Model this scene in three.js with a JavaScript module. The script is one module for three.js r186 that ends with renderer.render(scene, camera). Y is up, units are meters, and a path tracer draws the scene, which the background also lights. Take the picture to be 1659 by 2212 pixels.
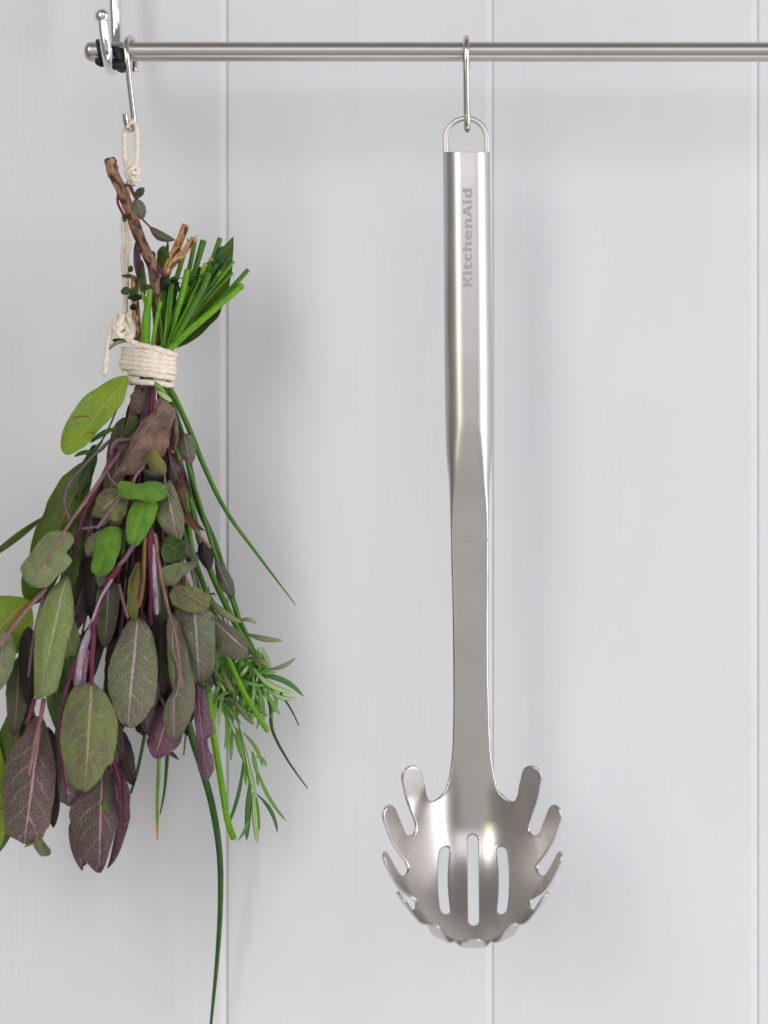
import * as THREE from 'three';
import { FontLoader } from 'three/addons/loaders/FontLoader.js';
import { TextGeometry } from 'three/addons/geometries/TextGeometry.js';
import { RectAreaLightUniformsLib } from 'three/addons/lights/RectAreaLightUniformsLib.js';
import { mergeGeometries } from 'three/addons/utils/BufferGeometryUtils.js';

// ---------- camera, light, exposure ----------
const scene = new THREE.Scene();
const EYE = 0.80;                                   // metres from the wall to the lens
const camera = new THREE.PerspectiveCamera(31.47, 3 / 4, 0.05, 20);
camera.position.set(0, 0, EYE);
camera.lookAt(0, 0, 0);
camera.focus = EYE - 0.040;
camera.userData.fStop = 6.3;
camera.updateMatrixWorld();

const renderer = new THREE.WebGLRenderer({ antialias: true });
renderer.setSize(768, 1024);
renderer.toneMapping = THREE.LinearToneMapping;
renderer.toneMappingExposure = 1.12;
renderer.shadowMap.enabled = true;

scene.background = new THREE.Color().setRGB(0.21, 0.203, 0.205);   // the dim room
RectAreaLightUniformsLib.init();
function areaLight(name, color, intensity, w, h, from, to) {
  const l = new THREE.RectAreaLight(new THREE.Color().setRGB(...color), intensity, w, h);
  l.name = name;
  l.position.set(...from);
  l.lookAt(...to);
  scene.add(l);
  return l;
}
const dir = (az, el, d, y0 = 0) => {
  const a = THREE.MathUtils.degToRad(az), e = THREE.MathUtils.degToRad(el);
  return [Math.sin(a) * Math.cos(e) * d, y0 + Math.sin(e) * d, Math.cos(a) * Math.cos(e) * d];
};
areaLight('window_light', [0.95, 0.965, 1.0], 3.8, 0.62, 1.22, dir(-30, 22.5, 2.3), [0, 0, 0]);      // upper part of the left window
areaLight('garden_light', [0.90, 0.97, 0.42], 2.7, 0.36, 0.44, dir(-29, 2, 2.3), [0, 0, 0]);    // greenery through its lower part
areaLight('side_window_light', [0.95, 0.965, 1.0], 4.2, 0.55, 1.9, dir(60, 4, 2.0), [0.05, -0.05, 0]); // the window on the right
areaLight('side_wall_light', [0.97, 0.96, 1.0], 0.75, 1.5, 2.2, [1.9, 0, 0.55], [0, 0, 0.1]);          // the white wall beside it
areaLight('ceiling_light', [0.96, 0.968, 1.0], 1.18, 2.4, 1.25, dir(12, 22, 2.6), [0, 0, 0]);            // daylight off the upper wall opposite
areaLight('room_light', [1.0, 0.97, 0.955], 0.31, 2.8, 1.5, dir(0, -14, 2.7), [0, 0, 0]);               // daylight off the floor and far side of the room
areaLight('counter_light', [0.96, 0.962, 1.0], 1.0, 2.0, 0.55, [0.75, -0.75, 0.42], [0.75, 0, 0.42]);  // daylight off the worktop below

// ---------- helpers ----------
const PXM = 1 / 5235;                               // metres per drawing unit 52 mm in front of the wall
const P = (dx, dy, zmm) => {                        // drawing units and distance from the wall in mm -> metres
  const z = zmm / 1000, s = PXM * (EYE - z) / 0.75;
  return new THREE.Vector3((dx - 829.5) * s, (1106 - dy) * s, z);
};
let seedState = 12345;
const rnd = () => { seedState = (seedState * 1664525 + 1013904223) >>> 0; return seedState / 4294967296; };
const rr = (a, b) => a + (b - a) * rnd();
const mix = (a, b, t) => a + (b - a) * t;
const clamp = (x, a = 0, b = 1) => Math.min(b, Math.max(a, x));
const sstep = (a, b, x) => { const t = clamp((x - a) / (b - a)); return t * t * (3 - 2 * t); };
function hash(x, y, s = 0) { let h = (Math.imul(x, 374761393) + Math.imul(y, 668265263) + Math.imul(s, 974634777)) | 0; h = Math.imul(h ^ (h >>> 13), 1274126177); return ((h ^ (h >>> 16)) >>> 0) / 4294967296; }
function vnoise(x, y, s = 0, px = 0, py = 0) {      // value noise, periodic when px, py are given
  const x0 = Math.floor(x), y0 = Math.floor(y), fx = x - x0, fy = y - y0, w = (i, p) => (p ? ((i % p) + p) % p : i);
  const u = fx * fx * (3 - 2 * fx), v = fy * fy * (3 - 2 * fy);
  const h = (i, j) => hash(w(x0 + i, px), w(y0 + j, py), s);
  return mix(mix(h(0, 0), h(1, 0), u), mix(h(0, 1), h(1, 1), u), v);
}
const fbm = (x, y, s, n = 4) => { let a = 0, k = 0.5, t = 0; for (let i = 0; i < n; i++) { a += k * vnoise(x, y, s + i); t += k; x *= 2.03; y *= 2.03; k *= 0.5; } return a / t; };
function texture(w, h, f, srgb = false) {           // f(u, v) -> [r, g, b] in 0..1
  const d = new Uint8Array(w * h * 4);
  for (let j = 0; j < h; j++) for (let i = 0; i < w; i++) {
    const c = f((i + 0.5) / w, (j + 0.5) / h), k = (j * w + i) * 4;
    for (let n = 0; n < 3; n++) d[k + n] = clamp(c[n]) * 255;
    d[k + 3] = 255;
  }
  const t = new THREE.DataTexture(d, w, h, THREE.RGBAFormat);
  t.wrapS = t.wrapT = THREE.RepeatWrapping;
  t.magFilter = THREE.LinearFilter; t.minFilter = THREE.LinearFilter;
  if (srgb) t.colorSpace = THREE.SRGBColorSpace;
  t.needsUpdate = true;
  return t;
}
const grey = (f) => (u, v) => { const g = f(u, v); return [g, g, g]; };
const counts = {};
function numbered(name) { const n = (counts[name] = (counts[name] ?? -1) + 1); return n ? name + '_' + String(n).padStart(3, '0') : name; }
function thing(name, label, category, group) {
  const o = new THREE.Group();
  o.name = numbered(name);
  o.userData = { label, category };
  if (group) o.userData.group = group;
  scene.add(o);
  return o;
}
function part(name, geometry, material, parent, label) {
  const m = new THREE.Mesh(geometry, material);
  m.name = name; m.castShadow = m.receiveShadow = true;
  if (label) m.userData.label = label;
  parent.add(m);
  return m;
}
function geo(pos, uv, idx, normals) {
  const g = new THREE.BufferGeometry();
  g.setAttribute('position', new THREE.Float32BufferAttribute(pos, 3));
  if (uv) g.setAttribute('uv', new THREE.Float32BufferAttribute(uv, 2));
  g.setIndex(idx);
  if (normals) g.setAttribute('normal', new THREE.Float32BufferAttribute(normals, 3)); else g.computeVertexNormals();
  return g;
}
/* a tube through world points; radius in drawing units (number, or function of t); ply twists strands round it; ends: 'round' or 'flat' */
function tube(pts, radius, { seg = 0, rad = 12, ply = 0, twist = 900, depth = 0.13, ends = ['round', 'round'], flat = 1, wob = 0, wseed = 1 } = {}) {
  const curve = new THREE.CatmullRomCurve3(pts, false, 'centripetal');
  const len = curve.getLength();
  if (!seg) seg = Math.max(8, Math.min(140, Math.ceil(len / 0.0016)));
  const rOf = typeof radius === 'function' ? radius : () => radius;
  const pos = [], uv = [], idx = [];
  let n = null, prev = null;
  const rings = [];
  const ring = (p, t, nn, b, r, s) => {
    const start = pos.length / 3;
    for (let i = 0; i <= rad; i++) {
      const a = (i / rad) * Math.PI * 2;
      let k = r * (ply ? 1 + depth * Math.cos(ply * a - s * twist * ply / 3) : 1);
      if (wob) k *= 1 + wob * (vnoise(Math.cos(a) * 1.6 + 5, Math.sin(a) * 1.6 + s * 260, wseed) - 0.5) * 2;
      const x = Math.cos(a) * k, y = Math.sin(a) * k * flat;
      pos.push(p.x + nn.x * x + b.x * y, p.y + nn.y * x + b.y * y, p.z + nn.z * x + b.z * y);
      uv.push(i / rad, s);
    }
    rings.push(start);
  };
  for (let i = 0; i <= seg; i++) {
    const u = i / seg, p = curve.getPointAt(u), t = curve.getTangentAt(u);
    if (!n) { n = new THREE.Vector3(0, 0, 1); if (Math.abs(t.z) > 0.9) n.set(1, 0, 0); }
    n.addScaledVector(t, -n.dot(t)).normalize();
    const b = new THREE.Vector3().crossVectors(t, n), r = rOf(u) * PXM;
    if (i === 0 && ends[0] === 'round') for (const e of [0.999, 0.92, 0.7, 0.4]) ring(p.clone().addScaledVector(t, -r * e), t, n, b, r * Math.sqrt(1 - e * e), 0);
    if (i === 0 && ends[0] === 'flat') { ring(p, t, n, b, 1e-7, 0); ring(p, t, n, b, r * 0.93, 0); ring(p.clone().addScaledVector(t, r * 0.08), t, n, b, r, 0); }
    ring(p, t, n, b, r, u * len);
    if (i === seg && ends[1] === 'round') for (const e of [0.4, 0.7, 0.92, 0.999]) ring(p.clone().addScaledVector(t, r * e), t, n, b, r * Math.sqrt(1 - e * e), len);
    if (i === seg && ends[1] === 'flat') { ring(p.clone().addScaledVector(t, r * 0.08), t, n, b, r * 0.93, len); ring(p.clone().addScaledVector(t, r * 0.081), t, n, b, 1e-7, len); }
  }
  for (let k = 0; k + 1 < rings.length; k++) for (let i = 0; i < rad; i++) {
    const a = rings[k] + i, c = rings[k + 1] + i;
    idx.push(a, a + 1, c, a + 1, c + 1, c);
  }
  const g = geo(pos, uv, idx);
  const N = g.attributes.normal;                                    // weld the seam's normals
  for (const s of rings) { const v = [0, 1, 2].map((c) => N.getComponent(s, c) + N.getComponent(s + rad, c)), l = Math.hypot(...v) || 1; for (const q of [s, s + rad]) N.setXYZ(q, v[0] / l, v[1] / l, v[2] / l); }
  return g;
}
const V = (...a) => a.map(([x, y, z]) => P(x, y, z));

// ---------- the wall: painted boards ----------
const grain = texture(512, 1024, grey((u, v) => {
  const x = u * 70, y = v * 7;
  const warp = fbm(u * 6, v * 4, 3) * 6;
  const streak = vnoise(x * 1.6 + warp, y * 0.9, 11) * 0.55 + vnoise(x * 4 + warp * 2, y * 1.8, 17) * 0.45;
  const rough = sstep(0.42, 0.75, fbm(u * 3 + 4, v * 3 + 1, 29));
  const pits = sstep(0.80, 0.9, vnoise(x * 2.6 + warp, y * 2.2, 41)) * rough;
  return clamp(0.55 + (streak - 0.5) * (0.18 + 0.35 * rough) - pits * 0.55 + (vnoise(u * 256, v * 400, 5) - 0.5) * 0.10);
}));
const paint = texture(512, 1024, (u, v) => {
  const m = fbm(u * 5, v * 5, 61) - 0.5, speck = vnoise(u * 180, v * 330, 71) > 0.985 ? 0.10 : 0;
  const k = 0.905 + m * 0.02 - speck;
  return [k * 0.997, k * 0.995, k];
}, true);
const wallMat = (du, dv, relief, tone) => {
  const b = grain.clone(), m = paint.clone();
  for (const t of [b, m]) { t.offset.set(du, dv); t.repeat.set(1 / 0.12, 1 / 0.36); t.needsUpdate = true; }
  return new THREE.MeshPhysicalMaterial({ map: m, bumpMap: b, bumpScale: relief, roughness: 0.62, specularIntensity: 0.35, color: new THREE.Color().setRGB(tone, tone, tone) });
};
const wall = new THREE.Group();
wall.name = 'wall'; wall.userData.kind = 'structure';
wall.userData.label = 'white painted vertical wooden boards behind the rail and herbs';
scene.add(wall);
{
  const W = 573 * PXM * EYE / 0.75, x0 = P(491.5, 1106, 0).x;
  for (let k = -4; k <= 4; k++) {
    const L = 0.00004, R = W - 0.00004, e = 0.0034;
    // cross-section from the left edge to the right one: eased left edge, flat face, long rounded chamfer, tongue
    const deep = k === 0 ? 0.75 : 0.4;
    const prof = [[L, -0.010], [L, -0.0005], [L + 0.0002, -0.0002], [L + 0.0006, 0]];
    prof.push([R - e, 0]);
    for (let i = 1; i <= 7; i++) { const a = i / 7; prof.push([R - e + e * a, -0.0013 * deep * Math.pow(a, 1.3)]); }
    prof.push([R, -0.0016 * deep], [W + 0.0006, -0.0016 * deep], [W + 0.0006, -0.010]);
    const pos = [], uv = [], idx = [], Y = [-0.75, 0.75];
    let n = 0;
    for (let i = 0; i + 1 < prof.length; i++) {
      const a = prof[i], b = prof[i + 1];
      for (const y of Y) { pos.push(a[0], y, a[1], b[0], y, b[1]); uv.push(a[0], y, b[0], y); }
      idx.push(n, n + 1, n + 2, n + 1, n + 3, n + 2); n += 4;
    }
    const g = geo(pos, uv, idx);
    const m = part(k === -4 ? 'board' : 'board_' + String(k + 4).padStart(3, '0'), g, wallMat(0.37 * k + 0.15, 0.23 * k + 0.4, k <= 0 ? 0.00011 : k === 1 ? 0.00008 : 0.00005, [0.985, 1, 0.99, 1.005][(k + 8) % 4]), wall);
    m.position.x = x0 + (k - 1) * W;
  }
}

// ---------- metals ----------
const brush = texture(256, 512, grey((u, v) => 0.5 + (vnoise(u * 256, v * 6, 7, 256, 6) - 0.5) * 0.6 + (vnoise(u * 90, v * 3, 9, 90, 3) - 0.5) * 0.4));
const wearTex = texture(256, 256, (u, v) => {          // faint finger marks and dried water on the steel
  const k = vnoise(u * 4, v * 4, 81, 4, 4) * 0.45 + vnoise(u * 9, v * 9, 82, 9, 9) * 0.35 + vnoise(u * 21, v * 21, 83, 21, 21) * 0.2, spot = (k - 0.5) * 0.07;
  return [0.985 - spot * 0.8, 0.975 - spot, 0.965 - spot * 1.2];
}, true);
function steel(opts, ru, rv) {
  const b = brush.clone(); b.repeat.set(ru, rv); b.needsUpdate = true;
  const r = wearTex.clone(); r.repeat.set(...(opts.wear ?? [12, 12])); r.needsUpdate = true;
  return new THREE.MeshPhysicalMaterial({ metalness: 1, color: new THREE.Color().setRGB(...(opts.color ?? [0.60, 0.575, 0.555])), roughness: opts.rough, map: r, bumpMap: b, bumpScale: opts.bump ?? 0.0000006, anisotropy: opts.aniso ?? 0, anisotropyRotation: opts.turn ?? 0 });
}
const rodSteel = steel({ rough: 0.3, color: [0.56, 0.535, 0.52], wear: [1, 6] }, 3, 20);
const satin = steel({ rough: 0.31, wear: [30, 14], color: [0.635, 0.62, 0.61] }, 40, 8);
const sheetSteel = steel({ rough: 0.285, wear: [14, 14], color: [0.62, 0.60, 0.585] }, 60, 12);
const wire = new THREE.MeshPhysicalMaterial({ metalness: 1, roughness: 0.16, color: new THREE.Color().setRGB(0.62, 0.59, 0.55) });
const chrome = new THREE.MeshPhysicalMaterial({ metalness: 1, roughness: 0.1, color: new THREE.Color().setRGB(0.78, 0.79, 0.81) });
const rubber = new THREE.MeshPhysicalMaterial({ color: new THREE.Color().setRGB(0.012, 0.012, 0.016), roughness: 0.6 });

// rail
{
  const rail = thing('hanging_rail', 'long satin steel rail with a domed end, running across the top', 'rail');
  part('rod', tube([P(196.5, 111.5, 50), P(700, 111.5, 50), P(1300, 111.9, 50), P(1900, 112, 50)], 20.8, { rad: 40, seg: 30, ends: ['flat', 'flat'] }), rodSteel, rail);
  const pts = [];
  for (let i = 0; i <= 14; i++) { const a = (i / 14) * Math.PI / 2; pts.push(new THREE.Vector2(Math.max(1e-6, Math.pow(Math.sin(a), 0.72) * 20.9) * PXM, Math.pow(Math.cos(a), 0.9) * 16.5 * PXM)); }
  const cap = new THREE.LatheGeometry(pts, 40);
  cap.rotateZ(Math.PI / 2);
  const c = part('end_cap', cap, rodSteel, rail);
  c.position.copy(P(199, 111.5, 50));
}
// chrome wall hook that carries the rail
{
  const h = thing('wall_hook', 'polished chrome wall hook with a ball tip, carrying the rail end', 'hook');
  part('shank', tube(V([243, -170, 20], [246, -60, 21], [248.5, 20, 22], [250.5, 75, 23], [251.5, 105, 25], [250, 132, 31], [245.5, 147, 39], [240, 150, 47], [235.5, 140, 56], [232, 120, 61], [229, 98, 63], [225.5, 70, 63.5], [222.5, 44, 63.5]), (t) => 13.4 - 1.4 * sstep(0.55, 0.8, t), { rad: 28, seg: 110, ends: ['round', 'flat'] }), chrome, h);
  const b = part('ball_tip', new THREE.SphereGeometry(17.2 * PXM * 0.985, 40, 28), chrome, h);
  b.position.copy(P(221, 35.5, 63.5));
}
// black rubber tie under the rail end
{
  const t = thing('rubber_tie', 'black rubber tie twisted round the rail end beside the chrome hook', 'tie');
  const loop = (x, tilt, r, R = 24) => { const q = []; for (let i = 0; i <= 14; i++) { const a = (i / 14) * Math.PI * 2 - 1.2; q.push(P(x + Math.sin(a) * tilt, 112 - Math.sin(a) * R, 50 + Math.cos(a) * R * 0.191)); } return tube(q, r, { rad: 12, wob: 0.12, wseed: 3 }); };
  part('band', loop(216, -4, 5.5, 23), rubber, t);
  const l2 = tube(V([236, 108, 55.5], [246, 106, 56.5], [252, 112, 57], [256, 120, 57], [258, 131, 55.5], [259, 141, 52], [256, 139, 47]), 8.5, { rad: 14, wob: 0.16, wseed: 5 });
  part('band', l2, rubber, t);
  part('strap', tube(V([240, 104, 55], [252, 103, 56], [262, 108, 56], [270, 104, 55.5]), 4.5, { rad: 10, wob: 0.2, wseed: 8 }), rubber, t);
  part('knot', tube(V([248, 138, 56], [256, 143, 57], [262, 139, 56], [266, 146, 53], [262, 148, 50]), (u) => 9 + 2 * Math.sin(u * 3), { rad: 14, wob: 0.22, wseed: 12 }), rubber, t);
  part('knot', tube(V([212, 132, 55], [217, 137, 55], [222, 136, 52], [228, 140, 48]), 7.5, { rad: 12, wob: 0.2, wseed: 14 }), rubber, t);
}
// two S-hooks
{
  const a = thing('s_hook', 'slim steel S-hook at the rail end, slanting, holding the white twine', 'hook', 'S-hooks on the rail');
  part('wire', tube(V([291.5, 155, 43.6], [291.3, 130, 43.8], [290, 101, 44.6], [285.5, 86, 47], [280, 82.5, 50.5], [274, 88, 54.6], [271.5, 103, 56.4], [274, 125, 56.8], [281, 190, 54.2], [287.4, 244, 51.5], [289, 262, 51], [287, 275, 52], [281.5, 280, 54], [275.5, 274, 56.5], [272, 262, 58], [269.8, 245.5, 59.2]), 6.5, { rad: 18, seg: 130, ends: ['flat', 'flat'] }), wire, a);
  const b = thing('s_hook', 'straight steel S-hook at mid rail, holding the serving spoon by its loop', 'hook', 'S-hooks on the rail');
  part('wire', tube(V([1009, 150, 44.2], [1009, 128, 44.2], [1008.6, 100, 44.7], [1008, 86, 47], [1007.8, 81.5, 50.2], [1007.6, 88, 54.4], [1007, 104, 56], [1006.8, 125, 56.2], [1007.5, 190, 54], [1008.3, 245, 51.6], [1009, 264, 51], [1009, 277, 52], [1009.3, 281, 54.5], [1009.3, 276, 57], [1009.3, 264, 58.4], [1009, 248, 59]), 7, { rad: 18, seg: 130, ends: ['flat', 'flat'] }), wire, b);
}

// ---------- the serving spoon ----------
const spoon = thing('spaghetti_server', 'brushed stainless steel spaghetti server with slotted bowl and curled tines', 'kitchen utensil');
const ZS = 53, axisX = (y) => 1007.6 + (y - 330) * 0.00872;
function table(rows) {                               // monotone-ish smooth interpolation of [x, value]
  return (x) => {
    if (x <= rows[0][0]) return rows[0][1];
    for (let i = 0; i + 1 < rows.length; i++) if (x <= rows[i + 1][0]) {
      const h = rows[i + 1][0] - rows[i][0], t = (x - rows[i][0]) / h;
      const d = (rows[i + 1][1] - rows[i][1]) / h;
      const m = (j) => (j <= 0 || j >= rows.length - 1 ? (j <= 0 ? (rows[1][1] - rows[0][1]) / (rows[1][0] - rows[0][0]) : (rows[j][1] - rows[j - 1][1]) / (rows[j][0] - rows[j - 1][0])) : 0.5 * ((rows[j][1] - rows[j - 1][1]) / (rows[j][0] - rows[j - 1][0]) + (rows[j + 1][1] - rows[j][1]) / (rows[j + 1][0] - rows[j][0])));
      const m0 = m(i) * h, m1 = m(i + 1) * h, t2 = t * t, t3 = t2 * t;
      return (2 * t3 - 3 * t2 + 1) * rows[i][1] + (t3 - 2 * t2 + t) * m0 + (-2 * t3 + 3 * t2) * rows[i + 1][1] + (t3 - t2) * m1;
    }
    return rows[rows.length - 1][1];
  };
}
const handleHalf = table([[328, 50.8], [600, 51.2], [900, 51], [960, 50], [993, 48.5], [1037, 44.6], [1077, 42.9], [1120, 41.9], [1168, 41.1]]);
const handleCut = table([[328, 60], [860, 58], [915, 45], [955, 37.5], [997, 31], [1037, 23.5], [1077, 15.5], [1120, 9], [1150, 5.8], [1168, 4.75]]);
const HB = 36;
const smin = (a, b, k) => { const h = clamp(0.5 + 0.5 * (b - a) / k); return mix(b, a, h) - k * h * (1 - h); };
const handleZ = (x, y) => { const a = handleHalf(y), e = HB * Math.sqrt(Math.max(0, 1 - (x / a) ** 2)); return Math.max(0, smin(e, handleCut(y), 12)); };
{
  const ys = [328.6];
  for (let y = 329.5; y < 860; y += 24) ys.push(y);
  for (let y = 860; y < 1168; y += 4) ys.push(y);
  ys.push(1168);
  const N = 96, pos = [], uv = [], idx = [];
  const row = (y, k, dz = 0) => { for (let i = 0; i <= N; i++) { const th = (i / N) * Math.PI * 2, x = handleHalf(y) * Math.cos(th) * k, z = Math.sign(Math.sin(th)) * handleZ(x / k, y) * k; const p = P(axisX(y) + x, y, ZS + z * 0.191); pos.push(p.x, p.y, p.z); uv.push(i / N * 0.03, y * PXM); } };
  row(328, 1e-4); row(328, 0.975); row(328.25, 0.99);
  for (const y of ys) row(y, 1);
  row(1169, 0.9); row(1169, 1e-4);
  const R = ys.length + 5;
  for (let r = 0; r + 1 < R; r++) for (let i = 0; i < N; i++) { const a = r * (N + 1) + i, c = a + N + 1; idx.push(a, c, a + 1, a + 1, c, c + 1); }
  const g = geo(pos, uv, idx), Nn = g.attributes.normal;
  for (let r = 0; r < R; r++) { const a = r * (N + 1), b = a + N, v = [0, 1, 2].map((c) => Nn.getComponent(a, c) + Nn.getComponent(b, c)), l = Math.hypot(...v) || 1; for (const q of [a, b]) Nn.setXYZ(q, v[0] / l, v[1] / l, v[2] / l); }
  // flat-shade the top cap
  const flat = g.clone(); part('handle', flat, satin, spoon);
  // hanging loop: a bent bar, flush with the handle's sides
  const q = [], tan = [];
  q.push([-44.9, 345], [-44.9, 325]);
  for (let i = 0; i <= 24; i++) { const a = Math.PI - (i / 24) * Math.PI; q.push([Math.cos(a) * 44.9, 301 - Math.sin(a) * 45.6]); }
  q.push([44.9, 325], [44.9, 345]);
  const lp = [], li = [], M = 20, luv = [];
  q.forEach(([x, y], i) => {
    const a = q[Math.max(0, i - 1)], b = q[Math.min(q.length - 1, i + 1)], tx = b[0] - a[0], ty = b[1] - a[1], l = Math.hypot(tx, ty), nx = -ty / l, ny = tx / l;
    for (let k = 0; k <= M; k++) { const t = (k / M) * Math.PI * 2, s = (f) => Math.sign(f) * Math.pow(Math.abs(f), 0.55); const w = s(Math.cos(t)) * 6.1, d = s(Math.sin(t)) * 9; const p = P(axisX(y) + x + nx * w, y + ny * w, ZS + d * 0.191); lp.push(p.x, p.y, p.z); luv.push(k / M, i / 24); }
  });
  for (let r = 0; r + 1 < q.length; r++) for (let k = 0; k < M; k++) { const a = r * (M + 1) + k, c = a + M + 1; li.push(a, a + 1, c, a + 1, c + 1, c); }
  part('hanging_loop', geo(lp, luv, li), satin, spoon);
}
// lettering etched on the handle, reading upwards
{
  const font = await new FontLoader().loadAsync('fonts/droid/droid_sans_bold.typeface.json');
  const t = new TextGeometry('KitchenAid', { font, size: 100, depth: 4, curveSegments: 6, bevelEnabled: true, bevelThickness: 0.5, bevelSize: 1.4, bevelSegments: 1 });
  t.computeBoundingBox();
  const b = t.boundingBox, pp = t.attributes.position, kx = 212 / (b.max.x - b.min.x), ky = 21 / (b.max.y - b.min.y);
  for (let i = 0; i < pp.count; i++) {
    const y = 619 - (pp.getX(i) - b.min.x) * kx, dx = 999.6 + 20.6 - (pp.getY(i) - b.min.y) * ky, z = handleZ(dx - axisX(y), y) + 0.75 + pp.getZ(i) * 0.07;
    const p = P(dx, y, ZS + z * 0.191);
    pp.setXYZ(i, p.x, p.y, p.z);
  }
  t.computeVertexNormals();
  part('lettering', t, new THREE.MeshPhysicalMaterial({ color: new THREE.Color().setRGB(0.47, 0.43, 0.42), roughness: 0.75, metalness: 0.1 }), spoon);
}
// neck, bowl and tines: one pressed sheet, laid out flat and then bent
{
  const RX = 141, Y0 = 1876, qv = (q) => (q > 0 ? 170 : 158), deg = Math.PI / 180;
  const neckHalf = table([[1140, 41.2], [1177, 41.0], [1343, 38.6], [1483, 38.5], [1576, 40.2], [1623, 42.2], [1670, 48], [1696, 54], [1712, 62], [1726, 76], [1740, 96]]);
  const TINE = [[43, 122, 26], [14, 122, 24.5], [-14, 122, 20.5], [-40, 118, 18.5], [-65, 112, 18]];
  const ringPt = (a) => [RX * Math.cos(a), (Math.sin(a) > 0 ? 170 : 158) * Math.sin(a)];
  const segD = (px, py, ax, ay, bx, by, ra, rb) => { const dx = bx - ax, dy = by - ay, t = clamp(((px - ax) * dx + (py - ay) * dy) / (dx * dx + dy * dy)); return Math.hypot(px - ax - dx * t, py - ay - dy * t) - mix(ra, rb, t); };
  const ends = TINE.map(([d, L, w]) => { const a = d * deg, [x, y] = ringPt(a), r = Math.hypot(x, y); return { a, x, y, ux: x / r, uy: y / r, L, w, r }; });
  function sdf(X, q) {
    const s = Math.hypot(X / RX, q / qv(q)), a = Math.atan2(q / qv(q), X / RX), [rx, ry] = ringPt(a);
    let f = (s - 1) * Math.hypot(rx, ry);
    const ax = Math.abs(X);
    for (const e of ends) f = smin(f, segD(ax, q, e.x * 0.8, e.y * 0.8, e.x + e.ux * (e.L - e.w), e.y + e.uy * (e.L - e.w), e.w + 3, e.w), 18);
    f = smin(f, segD(ax, q, 0, -120, 0, -158 - 78, 36, 25), 22);
    const y = Y0 - q;
    if (q > 120) f = smin(f, Math.max(ax - neckHalf(y), 1150 - y), 10);
    // slots
    const slot = (cx, q0, q1, hw, bow) => { const h = (q0 - q1) / 2 - hw, m = (q0 + q1) / 2, c = cx + bow * (1 - ((q - m) / h) ** 2); return Math.hypot(X - c, Math.max(0, Math.abs(q - m) - h)) - hw; };
    f = Math.max(f, -slot(1, 72, -124, 11.4, 0), -slot(-60.5, 46, -99, 10.6, -4.5), -slot(63, 46, -99, 10.6, 4.5));
    return f;
  }
  const bowl = (X, q) => { const u = X / RX, v = q / qv(q); const w = (104 - q) / 262; return -8 + 78 * u * u + (w > 0 ? 158 * Math.pow(w, 1.75) : 26 * w * w); };
  // bend of each direction beyond the ring: where a tine of unit length ends up
  const tip = [[90, 0, 170, 0], [66, 57, 155, 0], [43, 32, 105, 46], [14, 49, 93, 62], [-14, 56, 70, 84], [-40, 52, 48, 98], [-65, 27, 23, 112], [-90, 0, 5, 92]];
  const lens = { 43: 122, 14: 122, '-14': 122, '-40': 118, '-65': 112, '-90': 104 };
  const TAU = 0.13;
  const slope = (X, q) => { const e = 1e-3; return [X, q, (bowl(X, q) - bowl(X * (1 - e), q * (1 - e))) / e]; };
  const D = tip.map(([d, x, y, z]) => { const a = d * deg, [rx, ry] = ringPt(a), T = slope(rx, ry); if (!lens[d]) return [d, x, y, 0]; const e = lens[d] / Math.hypot(rx, ry); return [d, ...[x, y, z].map((v, i) => (v - T[i] * TAU) / (e - TAU))]; });
  const Dc = [1, 2, 3].map((c) => table(D.map((r) => [r[0], r[c]]).sort((p, r) => p[0] - r[0])));
  function bend(X, q) {
    const s = Math.hypot(X / RX, q / qv(q));
    if (s <= 1) return [X, q, bowl(X, q)];
    const a = Math.atan2(q / qv(q), Math.abs(X) / RX), [rx, ry] = ringPt(a), T = slope(rx, ry), e = s - 1, sg = X < 0 ? -1 : 1, dg = a / deg;
    const w = sstep(60, 76, dg), d = [mix(Dc[0](dg), rx, w), mix(Dc[1](dg), ry, w), Dc[2](dg)];
    const tau = mix(TAU, 0.45, sstep(62, 84, dg)), k = tau * (1 - Math.exp(-e / tau));
    const o = [rx, ry, bowl(rx, ry)].map((v, i) => v + d[i] * e + (T[i] - d[i]) * k);
    const near = [43, 14, -14, -40, -65, -90].reduce((m, v) => (Math.abs(v - dg) < Math.abs(m - dg) ? v : m), 999), wc = dg < 62 ? sstep(0.04, 0.42, e) : 0;
    if (wc > 0) {                                    // along a tine: straight sides of even width
      const ak = near * deg, [kx, ky] = ringPt(ak), r = Math.hypot(kx, ky), ux = kx / r, uy = ky / r, lat = (Math.abs(X) - kx) * -uy + (q - ky) * ux, ek = ((Math.abs(X) - kx) * ux + (q - ky) * uy) / r;
      const h = 0.01, [ax2, ay2] = ringPt(ak + h), [ax1, ay1] = ringPt(ak - h), tg = [ax2 - ax1, ay2 - ay1, near === -90 ? 0 : 0.35 * (bowl(ax2, ay2) - bowl(ax1, ay1))], dk = [Dc[0](near), Dc[1](near), Dc[2](near)], dl = Math.hypot(...dk), pr = (tg[0] * dk[0] + tg[1] * dk[1] + tg[2] * dk[2]) / (dl * dl);
      const lt = tg.map((v, i) => v - dk[i] * pr), ll = Math.hypot(...lt), Tk = slope(kx, ky), kk = TAU * (1 - Math.exp(-Math.max(0, ek) / TAU));
      const c = [kx, ky, bowl(kx, ky)].map((v, i) => v + dk[i] * ek + (Tk[i] - dk[i]) * kk + (lt[i] / ll) * lat);
      for (let i = 0; i < 3; i++) o[i] = mix(o[i], c[i], wc);
      if (near === -90) o[0] = Math.max(0, o[0]);
    }
    if (dg > 60) { const flat = [Math.abs(X), q]; o[0] = mix(o[0], flat[0], w); o[1] = mix(o[1], flat[1], w); }
    return [o[0] * sg, o[1], o[2]];
  }
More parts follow.
